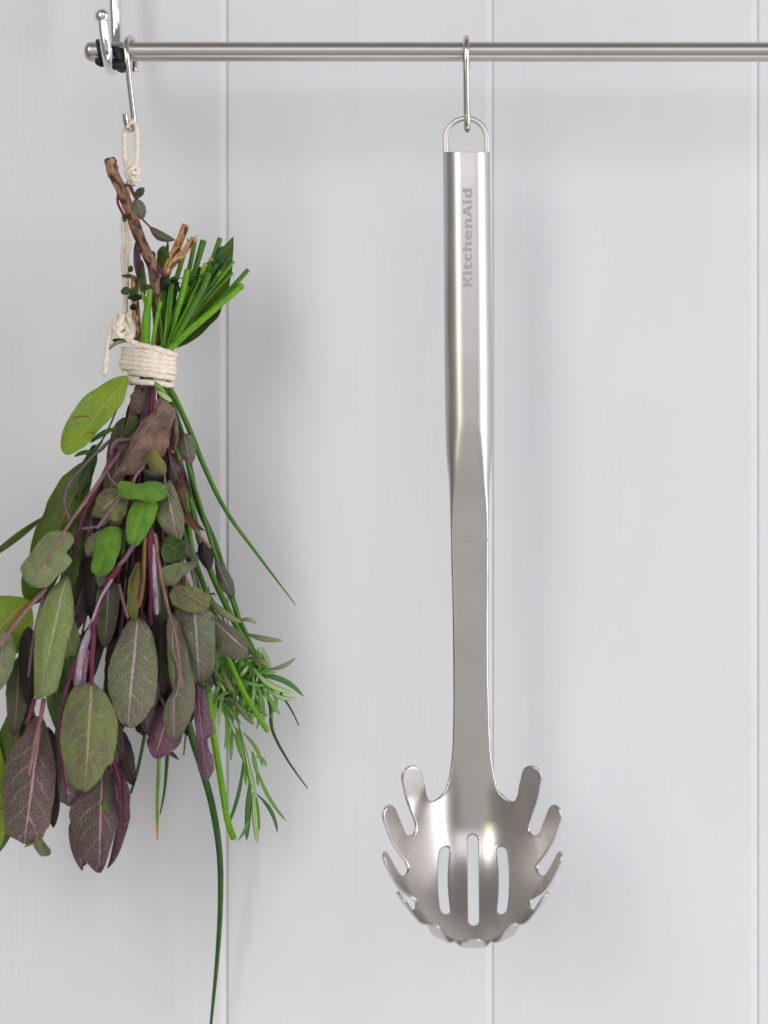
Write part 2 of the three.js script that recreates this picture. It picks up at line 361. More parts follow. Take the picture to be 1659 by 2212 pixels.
  const C = 2, X0 = -290, Q0 = -270, NX = 290, NQ = Math.round((728 + 270) / C);
  const F = new Float32Array((NX + 1) * (NQ + 1));
  for (let j = 0; j <= NQ; j++) for (let i = 0; i <= NX; i++) F[j * (NX + 1) + i] = sdf(X0 + i * C, Q0 + j * C);
  const vert = [], key = new Map(), tri = [];
  const vtx = (k, x, q, f) => { let v = key.get(k); if (v === undefined) { v = vert.length; vert.push([x, q, f]); key.set(k, v); } return v; };
  const node = (n) => vtx('n' + n, X0 + (n % (NX + 1)) * C, Q0 + Math.floor(n / (NX + 1)) * C, F[n]);
  const cut = (m, n) => { if (m > n) [m, n] = [n, m]; const t = F[m] / (F[m] - F[n]), xa = m % (NX + 1), qa = Math.floor(m / (NX + 1)), xb = n % (NX + 1), qb = Math.floor(n / (NX + 1)); return vtx(m + '_' + n, X0 + mix(xa, xb, t) * C, Q0 + mix(qa, qb, t) * C, 0); };
  for (let j = 0; j < NQ; j++) for (let i = 0; i < NX; i++) {
    const a = j * (NX + 1) + i, b = a + 1, c = a + NX + 1, d = c + 1;
    for (const t of (i + j) % 2 ? [[a, b, d], [a, d, c]] : [[a, b, c], [b, d, c]]) {
      const poly = [];
      for (let k = 0; k < 3; k++) { const m = t[k], n = t[(k + 1) % 3], im = F[m] < 0, inn = F[n] < 0; if (im) poly.push(node(m)); if (im !== inn) poly.push(cut(m, n)); }
      for (let k = 1; k + 1 < poly.length; k++) tri.push([poly[0], poly[k], poly[k + 1]]);
    }
  }
  const base = vert.map(([X, q]) => { const [x, y, z] = bend(X, q); return P(axisX(Y0 - y) + x, Y0 - y, ZS + z * 0.191); });
  const mid = geo(base.flatMap((p) => [p.x, p.y, p.z]), null, tri.flat()), nm = mid.attributes.normal;
  const pos = [], uv = [], front = [], back = [];
  vert.forEach(([X, q, f], i) => {
    const r = mix(3.1, 4.6, sstep(150, 330, q)), d = Math.min(r, Math.max(0, -f)), h = f > -1e-6 ? 0 : Math.sqrt(Math.max(0, r * r - (r - d) ** 2)) * PXM;
    const n = new THREE.Vector3().fromBufferAttribute(nm, i);
    for (const s of h ? [1, -1] : [1]) { const p = base[i].clone().addScaledVector(n, h * s); (s > 0 ? front : back)[i] = pos.length / 3; pos.push(p.x, p.y, p.z); uv.push(X * PXM, q * PXM); }
    if (!h) back[i] = front[i];
  });
  const all = [], kind = [];
  for (const [a, b, c] of tri) {
    const X = (vert[a][0] + vert[b][0] + vert[c][0]) / 3, q = (vert[a][1] + vert[b][1] + vert[c][1]) / 3, s = Math.hypot(X / RX, q / qv(q)), dg = Math.atan2(q / qv(q), Math.abs(X) / RX) / deg;
    let k = 'bowl';
    if (q > 215) k = dg > 60 ? 'neck' : 'bowl';
    if (s > 1.02 && dg < 57) k = (dg < -79 ? 'lip' : 'tine' + [43, 14, -14, -40, -65].reduce((m, v) => (Math.abs(v - dg) < Math.abs(m - dg) ? v : m), 99) + (X < 0 ? 'l' : 'r'));
    all.push(front[a], front[b], front[c], back[a], back[c], back[b]); kind.push(k, k);
  }
  const whole = geo(pos, uv, all), wn = whole.attributes.normal;
  const groups = {};
  kind.forEach((k, i) => (groups[k] ??= []).push(all[i * 3], all[i * 3 + 1], all[i * 3 + 2]));
  for (const [k, ix] of Object.entries(groups)) {
    const map = new Map(), p = [], n = [], t = [], id = [];
    for (const v of ix) { let w = map.get(v); if (w === undefined) { w = map.size; map.set(v, w); p.push(pos[v * 3], pos[v * 3 + 1], pos[v * 3 + 2]); n.push(wn.getX(v), wn.getY(v), wn.getZ(v)); t.push(uv[v * 2], uv[v * 2 + 1]); } id.push(w); }
    const nm = k.startsWith('tine') ? 'tine' : k === 'lip' ? 'bowl_lip' : k;
    part(nm, geo(p, t, id, n), sheetSteel, spoon);
  }
}

// ---------- the bunch of herbs ----------
const bunch = thing('herb_bunch', 'hanging bunch of sage, bay, chives and rosemary tied with white twine', 'herb bunch');
// leaf surfaces: u across, v from base to tip
function leafLook({ c1, c2, vein, mid, n = 7, slant = 0.62, net = 0, strong = 0.5, midW = 0.035, marks = null, patch = 3, seed = 1, fine = 16 }) {
  const W = 192, H = 384, jx = (i, j) => i + 0.15 + 0.7 * hash(i, j, seed + 31), jy = (i, j) => j + 0.15 + 0.7 * hash(i, j, seed + 57);
  const shade = new Float32Array(W * H);
  const at = (u, v) => {
    const wob = (fbm(u * 4, v * 7, seed + 5, 3) - 0.5) * 0.13, a = Math.abs(u - 0.5 + wob * 0.25 * (1 - v)), side = u < 0.5 ? 0 : 0.47;
    const ph = (v - slant * Math.pow(a * 2, 0.85) * 0.42 + wob) * n + side, d = Math.abs(ph - Math.floor(ph) - 0.5);
    let sv = (1 - sstep(0.02, 0.075 + 0.05 * (0.5 - a), d)) * (0.55 + 0.75 * vnoise(u * 9, v * 14, seed + 61)) * (1 - sstep(0.28, 0.5, a)) * sstep(0.02, 0.10, v);
    const ph2 = (v + 0.9 * a + wob * 1.5) * n * 2.7 + u * 3, d2 = Math.abs(ph2 - Math.floor(ph2) - 0.5);
    let cell = 0;
    if (net) {                                       // fine network of veins between the ribs
      const X = u * fine + wob * 20, Y = v * fine * 1.9 + wob * 20, i0 = Math.floor(X), j0 = Math.floor(Y);
      let f1 = 9, f2 = 9;
      for (let i = -1; i <= 1; i++) for (let j = -1; j <= 1; j++) { const r = Math.hypot(jx(i0 + i, j0 + j) - X, jy(i0 + i, j0 + j) - Y); if (r < f1) { f2 = f1; f1 = r; } else if (r < f2) f2 = r; }
      cell = 1 - sstep(0.04, 0.26, f2 - f1);
    }
    const mr = 1 - sstep(midW * 0.5 * (1.25 - v), midW * (1.25 - v) + 0.012, a);
    return { sv, cell, mr, d2, a };
  };
  const col = texture(W, H, (u, v) => {
    const { sv, cell, mr, a } = at(u, v);
    const p = sstep(0.35, 0.68, fbm(u * patch, v * patch * 2, seed + 77, 4)), g = (fbm(u * 26, v * 52, seed + 13, 2) - 0.5) * 0.22 + (hash(Math.floor(u * W), Math.floor(v * H), seed) - 0.5) * 0.07;
    let c = c1.map((x, i) => (mix(x, c2[i], p) / 255) * (1 + g));
    c = c.map((x, i) => mix(x, vein[i] / 255, cell * net * 0.75));
    c = c.map((x, i) => mix(x, vein[i] / 255, sv * strong));
    c = c.map((x, i) => mix(x, mid[i] / 255, mr));
    if (marks) c = marks(u, v, c);
    return c;
  }, true);
  const bump = texture(W, H, grey((u, v) => { const { sv, cell, mr } = at(u, v); return clamp(0.35 + 0.25 * sv + 0.22 * cell * (net > 0 ? 1 : 0) + 0.4 * mr + (fbm(u * 34, v * 60, seed + 3, 2) - 0.5) * 0.22); }));
  return { col, bump };
}
function leafMat(look, { rough = 0.8, bump = 0.0011, through = 0.12, sheen = 0.25, spec = 0.5, tint = 1 } = {}) {
  const { col, bump: b } = leafLook(look);
  return new THREE.MeshPhysicalMaterial({ map: col, bumpMap: b, bumpScale: bump, roughness: rough, side: THREE.DoubleSide, transmission: through, thickness: 0, sheen, sheenRoughness: 0.5, sheenColor: new THREE.Color().setRGB(0.5, 0.5, 0.48), specularIntensity: spec, color: new THREE.Color().setRGB(tint, tint, tint) });
}
const bayMarks = (u, v, c) => {
  const l1 = Math.abs(v - 0.70 - 0.10 * (u - 0.3) + 0.03 * Math.sin(u * 9)), l2 = Math.abs(v - 0.60 - 0.35 * (u - 0.75));
  const k = Math.max((1 - sstep(0.004, 0.014, l1)) * (u < 0.45 ? 0.7 : 0), (1 - sstep(0.006, 0.018, l2)) * (u > 0.62 && u < 0.92 ? 0.85 : 0)), e = sstep(0.475, 0.5, Math.abs(u - 0.5));
  return c.map((x, i) => mix(mix(x, [0.50, 0.27, 0.10][i], k), [0.42, 0.34, 0.12][i], e * 0.6));
};
const LOOK = {
  grey: leafMat({ c1: [150, 162, 106], c2: [134, 144, 100], vein: [168, 176, 142], mid: [178, 168, 142], net: 0.35, strong: 0.4, seed: 11, n: 8 }),
  sage: leafMat({ c1: [126, 148, 78], c2: [134, 150, 94], vein: [172, 188, 140], mid: [188, 190, 160], net: 0.6, strong: 0.42, seed: 21, n: 9 }),
  olive: leafMat({ c1: [130, 140, 80], c2: [124, 112, 92], vein: [176, 178, 132], mid: [196, 176, 128], net: 0.6, strong: 0.6, seed: 31, n: 7, patch: 2.4 }),
  dull: leafMat({ c1: [116, 122, 88], c2: [124, 112, 96], vein: [172, 178, 150], mid: [206, 184, 184], net: 0.8, strong: 0.7, seed: 41, n: 7 }),
  taupe: leafMat({ c1: [112, 104, 86], c2: [102, 104, 78], vein: [158, 154, 132], mid: [196, 170, 176], net: 0.7, strong: 0.55, seed: 51, n: 8, fine: 20 }),
  purple: leafMat({ c1: [106, 84, 82], c2: [98, 88, 72], vein: [172, 140, 150], mid: [204, 162, 174], net: 0.7, strong: 0.8, seed: 61, n: 6, midW: 0.03 }),
  magenta: leafMat({ c1: [110, 78, 84], c2: [96, 68, 80], vein: [182, 140, 164], mid: [206, 150, 178], net: 0.75, strong: 0.7, seed: 71, n: 7, fine: 13 }),
  bright: leafMat({ c1: [122, 170, 58], c2: [104, 156, 54], vein: [136, 182, 76], mid: [140, 176, 84], net: 0.25, strong: 0.3, seed: 81, midW: 0.015 }, { rough: 0.85, sheen: 0.15, bump: 0.0004, through: 0.3 }),
  leafy: leafMat({ c1: [92, 120, 54], c2: [76, 102, 48], vein: [112, 148, 74], mid: [128, 150, 88], net: 0.3, strong: 0.3, seed: 91 }, { rough: 0.65 }),
  yellow: leafMat({ c1: [150, 152, 70], c2: [142, 132, 84], vein: [176, 170, 100], mid: [168, 140, 110], net: 0.3, strong: 0.25, seed: 101 }),
  dried: leafMat({ c1: [134, 110, 94], c2: [114, 90, 78], vein: [152, 130, 114], mid: [140, 112, 98], net: 0.25, strong: 0.25, seed: 111, patch: 5 }, { rough: 0.9, bump: 0.0005, through: 0.05 }),
  rust: leafMat({ c1: [142, 102, 80], c2: [110, 76, 62], vein: [160, 124, 100], mid: [150, 110, 92], net: 0.3, strong: 0.3, seed: 121, patch: 5 }, { rough: 0.9, bump: 0.0005, through: 0.05 }),
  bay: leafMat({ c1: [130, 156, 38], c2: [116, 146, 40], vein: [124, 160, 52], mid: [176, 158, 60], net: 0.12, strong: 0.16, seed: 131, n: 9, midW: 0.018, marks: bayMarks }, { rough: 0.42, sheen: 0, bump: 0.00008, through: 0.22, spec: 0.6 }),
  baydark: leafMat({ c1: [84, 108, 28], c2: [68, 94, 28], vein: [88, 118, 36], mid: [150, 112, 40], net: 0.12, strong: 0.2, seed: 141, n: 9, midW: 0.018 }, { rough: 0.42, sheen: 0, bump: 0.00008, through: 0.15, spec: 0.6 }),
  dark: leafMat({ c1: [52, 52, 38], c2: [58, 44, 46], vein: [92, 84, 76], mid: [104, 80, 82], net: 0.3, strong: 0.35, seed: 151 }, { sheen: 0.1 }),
};
const SHAPE = {
  sage: (t) => Math.pow(Math.max(0, Math.sin(Math.PI * Math.pow(t, 0.86))), 0.62) * (0.94 + 0.06 * Math.cos(t * 5)),
  round: (t) => Math.pow(Math.max(0, Math.sin(Math.PI * Math.pow(t, 0.92))), 0.5),
  wedge: (t) => Math.pow(Math.max(0, Math.sin(Math.PI * Math.pow(t, 1.25))), 0.75),
  bay: (t) => Math.pow(Math.max(0, Math.sin(Math.PI * Math.pow(t, 0.95))), 0.78),
  lance: (t) => Math.pow(Math.max(0, Math.sin(Math.PI * Math.pow(t, 0.8))), 0.95),
  torn: (t) => Math.pow(Math.max(0, Math.sin(Math.PI * Math.pow(clamp(t * 0.86), 0.95))), 0.62) * Math.pow(clamp((1 - t) * 9), 0.5),
  blunt: (t) => Math.pow(clamp(t * 3.2), 0.6) * Math.pow(clamp((1 - t) * 5), 0.45),
};
let leafSeed = 1;
/* a leaf from base to tip (drawing units, mm from the wall): half width, bow of the midrib, arch towards the viewer, cupping of the edges, roll about the midrib, ripple of the margin */
const outline = (f, ...xy) => { const o = []; for (let i = 0; i < xy.length; i += 2) o.push(f(xy[i], xy[i + 1])); return o; };
function leaf(look, b, t, hw, { bow = 0, arch = 4, cup = -2.5, roll = 0, wave = 1.8, shape = 'sage', name = 'sage_leaf', parent = bunch, off = 0, curl = 0, label, scal = 0.05, nu = 12, nv = 26 } = {}) {
  const sd = leafSeed++ * 7, dx = t[0] - b[0], dy = t[1] - b[1], L = Math.hypot(dx, dy) || 1, nx = -dy / L, ny = dx / L;
  const pos = [], uv = [], idx = [], f = SHAPE[shape];
  for (let j = 0; j <= nv; j++) {
    const v = j / nv, k = 4 * v * (1 - v), w = Math.max(0.001, f(clamp(v, 0.0015, 0.9985)));
    for (let i = 0; i <= nu; i++) {
      const s = (i / nu) * 2 - 1, edge = Math.abs(s);
      const wob = 1 + scal * 2 * (vnoise(v * 13, s > 0 ? 3 : 9, sd) - 0.5) + scal * 0.7 * (vnoise(v * 41, s > 0 ? 3 : 9, sd + 1) - 0.5);
      const o = s * hw * w * wob;
      const ripple = wave * edge * edge * ((vnoise(v * 5 + 2, s > 0 ? 1 : 6, sd + 2) - 0.5) * 2 + 0.4 * (vnoise(v * 14, s > 0 ? 1 : 6, sd + 3) - 0.5)) + 0.5 * (vnoise(s * 3 + 5, v * 6, sd + 4) - 0.5);
      const px = b[0] + dx * v + nx * (o * Math.cos(roll) + bow * k), py = b[1] + dy * v + ny * (o * Math.cos(roll) + bow * k);
      const pz = b[2] + (t[2] - b[2]) * v + arch * k + o * 0.191 * Math.sin(roll) + cup * w * (edge * edge) + ripple + off - curl * Math.pow(v, 4);
      const p = P(px, py, pz);
      pos.push(p.x, p.y, p.z); uv.push(i / nu, v);
    }
  }
  for (let j = 0; j < nv; j++) for (let i = 0; i < nu; i++) { const a = j * (nu + 1) + i, c = a + nu + 1; idx.push(a, c, a + 1, a + 1, c, c + 1); }
  return part(name, geo(pos, uv, idx), toned(LOOK[look]), parent, label);
}
/* a leaf whose margin follows measured points; the midrib runs from base to tip */
function shaped(look, margin, b, t, { arch = 4, cup = -2, wave = 1.9, rug = 1.2, roll = 0, name = 'sage_leaf', nu = 16, nv = 34, scal = 0.02, fold = 0, label, twist = 0 } = {}) {
  const sd = leafSeed++ * 7, dx = t[0] - b[0], dy = t[1] - b[1], L = Math.hypot(dx, dy), ux = dx / L, uy = dy / L, nx = -uy, ny = ux;
  const loop = new THREE.CatmullRomCurve3(margin.map((p) => new THREE.Vector3(((p[0] - b[0]) * ux + (p[1] - b[1]) * uy) / L, (p[0] - b[0]) * nx + (p[1] - b[1]) * ny, 0)), true, 'centripetal').getPoints(margin.length * 10);
  let lo = 9, hi = -9, wmax = 1;
  for (const p of loop) { lo = Math.min(lo, p.x); hi = Math.max(hi, p.x); wmax = Math.max(wmax, Math.abs(p.y)); }
  const span = (v) => { const x = mix(lo, hi, clamp(v, 0.004, 0.996)); let m = 1e9, M2 = -1e9; for (let i = 0; i + 1 < loop.length; i++) { const p = loop[i], q = loop[i + 1]; if ((p.x - x) * (q.x - x) <= 0 && p.x !== q.x) { const y = mix(p.y, q.y, (x - p.x) / (q.x - p.x)); m = Math.min(m, y); M2 = Math.max(M2, y); } } return m > M2 ? [0, 0] : [m, M2]; };
  const pos = [], uv = [], idx = [];
  for (let j = 0; j <= nv; j++) {
    const v = 0.5 - 0.5 * Math.cos((j / nv) * Math.PI), [l, r] = span(v), x = mix(lo, hi, v), k = 4 * v * (1 - v), mid = clamp(0, l + (r - l) * 0.22, r - (r - l) * 0.22);
    for (let i = 0; i <= nu; i++) {
      const s = (i / nu) * 2 - 1, e = Math.abs(s), wob = 1 + scal * ((vnoise(v * 34, s > 0 ? 3 : 9, sd) - 0.5) + (vnoise(v * 15, s > 0 ? 2 : 8, sd + 1) - 0.5));
      const o = s < 0 ? mix(mid, l, -s) * 1 : mix(mid, r, s), oo = mid + (o - mid) * (e > 0.7 ? wob : 1);
      const z = mix(b[2], t[2], x) + arch * k + (roll + twist * (v - 0.5)) * oo * 0.191 + cup * (Math.abs(oo) / wmax) * e + wave * e * e * ((vnoise(v * 4.5 + 2, s > 0 ? 1 : 6, sd + 2) - 0.5) * 2 + 0.5 * (vnoise(v * 13, s > 0 ? 1 : 6, sd + 3) - 0.5)) + rug * ((vnoise(s * 2.2 + 5, v * 5, sd + 4) - 0.5) + 0.5 * (vnoise(s * 5 + 5, v * 12, sd + 5) - 0.5)) - fold * 1.5 * Math.exp(-(s * s) / 0.02);
      const p = P(b[0] + ux * x * L + nx * oo, b[1] + uy * x * L + ny * oo, z);
      pos.push(p.x, p.y, p.z); uv.push(i / nu, v);
    }
  }
  for (let j = 0; j < nv; j++) for (let i = 0; i < nu; i++) { const a = j * (nu + 1) + i, c = a + nu + 1; idx.push(a, c, a + 1, a + 1, c, c + 1); }
  return part(name, geo(pos, uv, idx), toned(LOOK[look]), bunch, label);
}
const toned = (m) => { const c = m.clone(), g = 0.9 + 0.2 * hash(leafSeed, 3, 5); c.color.setRGB(g * (0.96 + 0.08 * hash(leafSeed, 4, 5)), g, g * (0.96 + 0.08 * hash(leafSeed, 6, 5))); return c; };
// the photograph was measured in enlarged pieces; each piece's own scale, turned into drawing units
const piece = (s, ox, oy) => (x, y, z) => [ox + x / s, oy + y / s, z];
const A = piece(3.75, 147.5, 0), B = piece(3.2143, 110.6, 442.4), C = piece(2.5, 0, 811.1), E = piece(5.357, 0, 1364), F = piece(4.1666, 294.9, 1364), G = piece(4.5, 110.6, 848);
const H = piece(5.357, 0, 1106), I = piece(5.232, 236, 1106), J = piece(5.357, 0, 1622), K = piece(7.758, 199.1, 626.8), M = piece(5.625, 250.7, 486.6), N = piece(5.452, 0, 1474.7), D = (x, y, z) => [x, y, z];

// ---- stems and stalks
const streaks = (c, d, seed) => texture(32, 256, (u, v) => { const k = fbm(u * 7, v * 5, seed, 3), g = 1 + (vnoise(u * 20, v * 60, seed + 1) - 0.5) * 0.25; return c.map((x, i) => (mix(x, d[i], sstep(0.35, 0.7, k)) / 255) * g); }, true);
function stalkMat(c, d, seed, rough = 0.5, rep = [1, 30], bump = 0) {
  const t = streaks(c, d, seed); t.repeat.set(...rep);
  const m = new THREE.MeshPhysicalMaterial({ map: t, roughness: rough, specularIntensity: 0.5 });
  if (bump) { m.bumpMap = t; m.bumpScale = bump; }
  return m;
}
const GREEN = { bright: stalkMat([112, 162, 24], [92, 150, 22], 201, 0.5), mid: stalkMat([86, 128, 40], [70, 114, 34], 203, 0.5), deep: stalkMat([60, 98, 40], [50, 86, 36], 205, 0.5), lime: stalkMat([134, 166, 44], [108, 156, 36], 207, 0.45), gold: stalkMat([214, 170, 50], [200, 140, 40], 209, 0.6) };
const STEM = { pink: stalkMat([150, 112, 104], [128, 88, 92], 211, 0.75), wine: stalkMat([120, 56, 78], [92, 44, 64], 213, 0.7), mauve: stalkMat([134, 106, 116], [112, 88, 98], 215, 0.8), ochre: stalkMat([146, 112, 66], [128, 78, 60], 217, 0.75), pale: stalkMat([188, 176, 190], [160, 128, 148], 219, 0.8) };
const barkTex = (c, d, seed) => texture(64, 256, (u, v) => { const k = fbm(u * 5, v * 9, seed, 4), n = fbm(u * 12, v * 30, seed + 5, 3), crack = 1 - 0.5 * sstep(0.62, 0.75, vnoise(u * 9, v * 26, seed + 9)); return c.map((x, i) => (mix(x, d[i], sstep(0.38, 0.62, k)) / 255) * (0.72 + 0.56 * n) * crack); }, true);
function barkMat(c, d, seed) { const t = barkTex(c, d, seed); t.repeat.set(1, 20); return new THREE.MeshPhysicalMaterial({ map: t, bumpMap: t, bumpScale: 0.0007, roughness: 0.85 }); }
const BARK = { brown: barkMat([172, 134, 96], [138, 104, 86], 301), plum: barkMat([142, 106, 82], [112, 78, 76], 311), tan: barkMat([206, 162, 112], [176, 122, 76], 321), cut: barkMat([222, 196, 160], [200, 166, 126], 331) };
const stem = (mat, pts, r, name = 'sage_stem', o = {}) => part(name, tube(V(...pts), r, { rad: 9, ends: ['round', 'round'], ...o }), mat, bunch);

// woody twigs above the tie
stem(BARK.brown, [A(336, 1288, 57), A(372, 1420, 57.5), A(440, 1560, 58), A(520, 1760, 58)], (t) => 12.6 - 0.4 * t, 'woody_twig', { rad: 18, ends: ['flat', 'round'], wob: 0.10, wseed: 4 });
stem(BARK.cut, [A(334.5, 1284, 57), A(336, 1290, 57)], 10, 'cut_end', { rad: 16, ends: ['flat', 'flat'] });
stem(BARK.plum, [A(500, 1710, 57.6), A(560, 1880, 57.6), A(625, 2030, 57.6), B(700, 420, 57.5), B(732, 640, 57), B(746, 860, 55), B(748, 1010, 52)], (t) => 12.2 - 0.5 * t, 'woody_twig', { rad: 18, wob: 0.09, wseed: 7 });
stem(STEM.ochre, [A(560, 1880, 60.0), A(596, 1985, 60.2), A(632, 2070, 60.0)], (t) => 4 * Math.sin(Math.PI * clamp(t, 0.05, 0.95)), 'bark_strip', { rad: 8 });
for (const [x, y, x2, y2, r] of [[315, 1350, 332, 1430, 3.2], [345, 1440, 372, 1475, 2.8], [388, 1300, 400, 1360, 2.2], [415, 1560, 432, 1640, 2.4]]) stem(BARK.brown, [A(x, y, 58), A((x + x2) / 2 - 4, (y + y2) / 2, 59), A(x2, y2, 58)], r, 'bark_flake', { rad: 6 });
stem(BARK.tan, [B(935, 140, 54), B(900, 230, 54.5), B(850, 345, 55), B(815, 430, 55.5), B(790, 500, 55)], (t) => 8.4 + t, 'woody_twig', { rad: 14, ends: ['flat', 'round'], wob: 0.10, wseed: 9 });
stem(BARK.tan, [B(992, 236, 56), B(940, 300, 57), B(880, 370, 57.5), B(810, 452, 57), B(780, 520, 55)], (t) => 7 + 1.5 * t, 'woody_twig', { rad: 14, ends: ['flat', 'round'], wob: 0.16, wseed: 10 });
for (const [x, y, x2, y2] of [[985, 245, 1012, 214], [975, 240, 988, 222], [1000, 258, 1018, 240], [948, 250, 944, 232]]) stem(BARK.tan, [B(x, y, 56), B(x2, y2, 56.5)], (t) => 1.8 - t, 'bark_fibre', { rad: 5 });
stem(BARK.tan, [B(577, 505, 54), B(582, 620, 55), B(590, 780, 54), B(604, 960, 52)], 8.6, 'woody_twig', { rad: 14, ends: ['flat', 'round'], wob: 0.12, wseed: 11 });
stem(STEM.wine, [B(738, 432, 58), B(760, 455, 59), B(788, 492, 58)], 4.5, 'sage_stem', { wob: 0.2 });
// small shoots on the top twig
stem(STEM.wine, [A(470, 1500, 60), A(500, 1510, 61), A(530, 1575, 61.5), A(562, 1625, 61)], 3.6);
stem(STEM.wine, [A(402, 1575, 58), A(400, 1640, 59), A(425, 1700, 59), A(455, 1755, 58)], 2.8);
stem(STEM.mauve, [A(478, 1498, 61), A(520, 1505, 61.5), A(538, 1500, 61.5)], 1.6);
stem(STEM.wine, [A(570, 1745, 61), A(610, 1785, 62), A(660, 1835, 62), A(700, 1858, 62)], 2);
leaf('leafy', A(542, 1600, 61), A(612, 1520, 63), 9, { shape: 'round', arch: 1, cup: -1, name: 'small_leaf' });
leaf('dull', A(540, 1612, 61.5), A(598, 1778, 63), 13.5, { shape: 'round', arch: 2, cup: -1.5, name: 'small_leaf', bow: -3 });
leaf('taupe', A(655, 1832, 62), A(868, 1945, 60), 10.5, { shape: 'bay', arch: 2, cup: -2, bow: 7, name: 'small_leaf' });
leaf('leafy', A(452, 1735, 58), A(456, 1800, 59), 5, { shape: 'round', arch: 1, name: 'small_leaf' });
leaf('magenta', B(588, 250, 56), B(606, 530, 55), 11, { shape: 'bay', roll: 0.7, arch: 2, cup: 3, name: 'sage_leaf' });
// little thyme leaves round the neck of the bunch
stem(GREEN.deep, [B(492, 490, 56), B(560, 488, 58), B(640, 545, 59), B(690, 600, 58)], 1.6, 'thyme_stem');
stem(GREEN.deep, [B(790, 520, 59), B(880, 512, 60), B(1000, 492, 60), B(1070, 500, 59)], 1.3, 'thyme_stem');
for (const [x, y, x2, y2, w, l] of [[560, 500, 488, 492, 4, 'leafy'], [552, 585, 483, 610, 9, 'leafy'], [545, 470, 556, 420, 6, 'leafy'], [600, 560, 540, 650, 6, 'leafy'], [640, 640, 528, 645, 7, 'dark'], [640, 560, 700, 590, 7, 'leafy'], [770, 510, 830, 540, 8, 'leafy'], [760, 560, 790, 500, 7, 'dark'], [830, 505, 878, 545, 7, 'dark'], [780, 600, 770, 540, 8, 'dark'], [850, 560, 890, 600, 8, 'leafy'], [625, 380, 640, 500, 5, 'leafy'], [590, 700, 545, 720, 7, 'dark'], [520, 945, 420, 940, 5, 'dark']]) leaf(l, B(x, y, 57 + (x % 5)), B(x2, y2, 59 + (y % 4)), w, { shape: 'round', arch: 0.8, cup: -0.8, wave: 0.4, name: 'thyme_leaf', nu: 6, nv: 10 });
// big bay leaf behind the cut stalks, and green blades beside it
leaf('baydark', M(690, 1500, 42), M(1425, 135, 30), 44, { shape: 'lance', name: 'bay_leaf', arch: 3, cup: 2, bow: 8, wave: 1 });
leaf('baydark', M(560, 620, 44), M(575, 250, 44), 13, { shape: 'blunt', name: 'bay_leaf', arch: 0, wave: 0.5 });
leaf('leafy', M(610, 420, 43), M(632, 165, 43), 4, { shape: 'lance', name: 'small_leaf', arch: 0, wave: 0.3 });
leaf('leafy', M(450, 520, 43), M(440, 310, 44), 7, { shape: 'blunt', name: 'small_leaf', arch: 0, wave: 0.3 });
leaf('baydark', M(330, 900, 44), M(310, 420, 43), 9, { shape: 'lance', name: 'bay_leaf', arch: 0 });
// cut green stalks fanned out above the tie
const stalk = (m, pts, r, flat = 0.75) => part('cut_stalk', tube(V(...pts), typeof r === 'function' ? (t) => r(t) * 1.12 : r * 1.12, { rad: 12, flat, ends: ['round', 'flat'] }), GREEN[m], bunch);
stalk('bright', [M(356, 1500, 60), M(360, 1250, 62), M(372, 1000, 62), M(345, 900, 62), M(312, 812, 62)], (t) => mix(11.5, 5, sstep(0.5, 0.85, t)));
stalk('bright', [M(352, 1450, 60.5), M(374, 1150, 62), M(395, 950, 62.5), M(412, 785, 62)], (t) => 7 + 1.2 * Math.sin(t * 3));
stalk('bright', [M(438, 1500, 60), M(470, 1280, 62), M(505, 1080, 63), M(538, 925, 63)], 5.4);
stalk('mid', [M(582, 1510, 57), M(565, 1350, 58), M(540, 1150, 57), M(520, 1000, 56)], 3.2);
stalk('mid', [M(612, 1460, 57), M(640, 1180, 59), M(668, 900, 60), M(690, 720, 59)], 5.5);
stalk('deep', [M(600, 1400, 53), M(600, 1050, 54), M(588, 720, 54)], 5.5);
stalk('deep', [M(690, 1000, 55), M(720, 800, 56), M(745, 690, 56)], 6);
stalk('bright', [M(655, 1430, 58), M(740, 1080, 60), M(820, 780, 61), M(868, 545, 60)], (t) => 6 + 2 * t);
stalk('bright', [M(705, 1420, 57), M(880, 960, 58), M(1010, 690, 58), M(1088, 470, 57)], (t) => 4.6 + t);
stalk('mid', [M(720, 1400, 60), M(900, 1060, 61), M(1050, 780, 61), M(1125, 590, 60)], (t) => 7 + 1.6 * t);
stalk('deep', [M(820, 1300, 53), M(1050, 900, 51), M(1230, 620, 49), M(1390, 360, 47)], 7.2);
stalk('deep', [M(800, 1250, 52), M(960, 900, 50), M(1100, 640, 48), M(1300, 270, 46)], 6.8);
stalk('bright', [M(650, 1500, 58), M(830, 1330, 60), M(1120, 1080, 59), M(1390, 850, 57), M(1530, 735, 55)], (t) => 9.4 - 1 * t);
stalk('mid', [M(1150, 1030, 56), M(1380, 790, 54), M(1600, 545, 51)], (t) => 7.5 - 1.8 * t);
stalk('bright', [M(690, 760, 52), M(760, 560, 52), M(830, 320, 51)], 6.4);
stalk('mid', [M(830, 720, 50), M(890, 520, 50), M(955, 205, 49)], 6);
stalk('mid', [M(900, 760, 49), M(970, 510, 48), M(1060, 190, 47)], (t) => 6.8 + 1.6 * t);
stalk('mid', [M(1060, 700, 47), M(1170, 430, 46), M(1262, 165, 44)], 7);
stalk('lime', [M(1010, 700, 57), M(1050, 560, 57.5), M(1088, 475, 57)], 5.6);
stem(GREEN.gold, [M(1140, 410, 55), M(1160, 420, 55)], 3.2, 'petal');
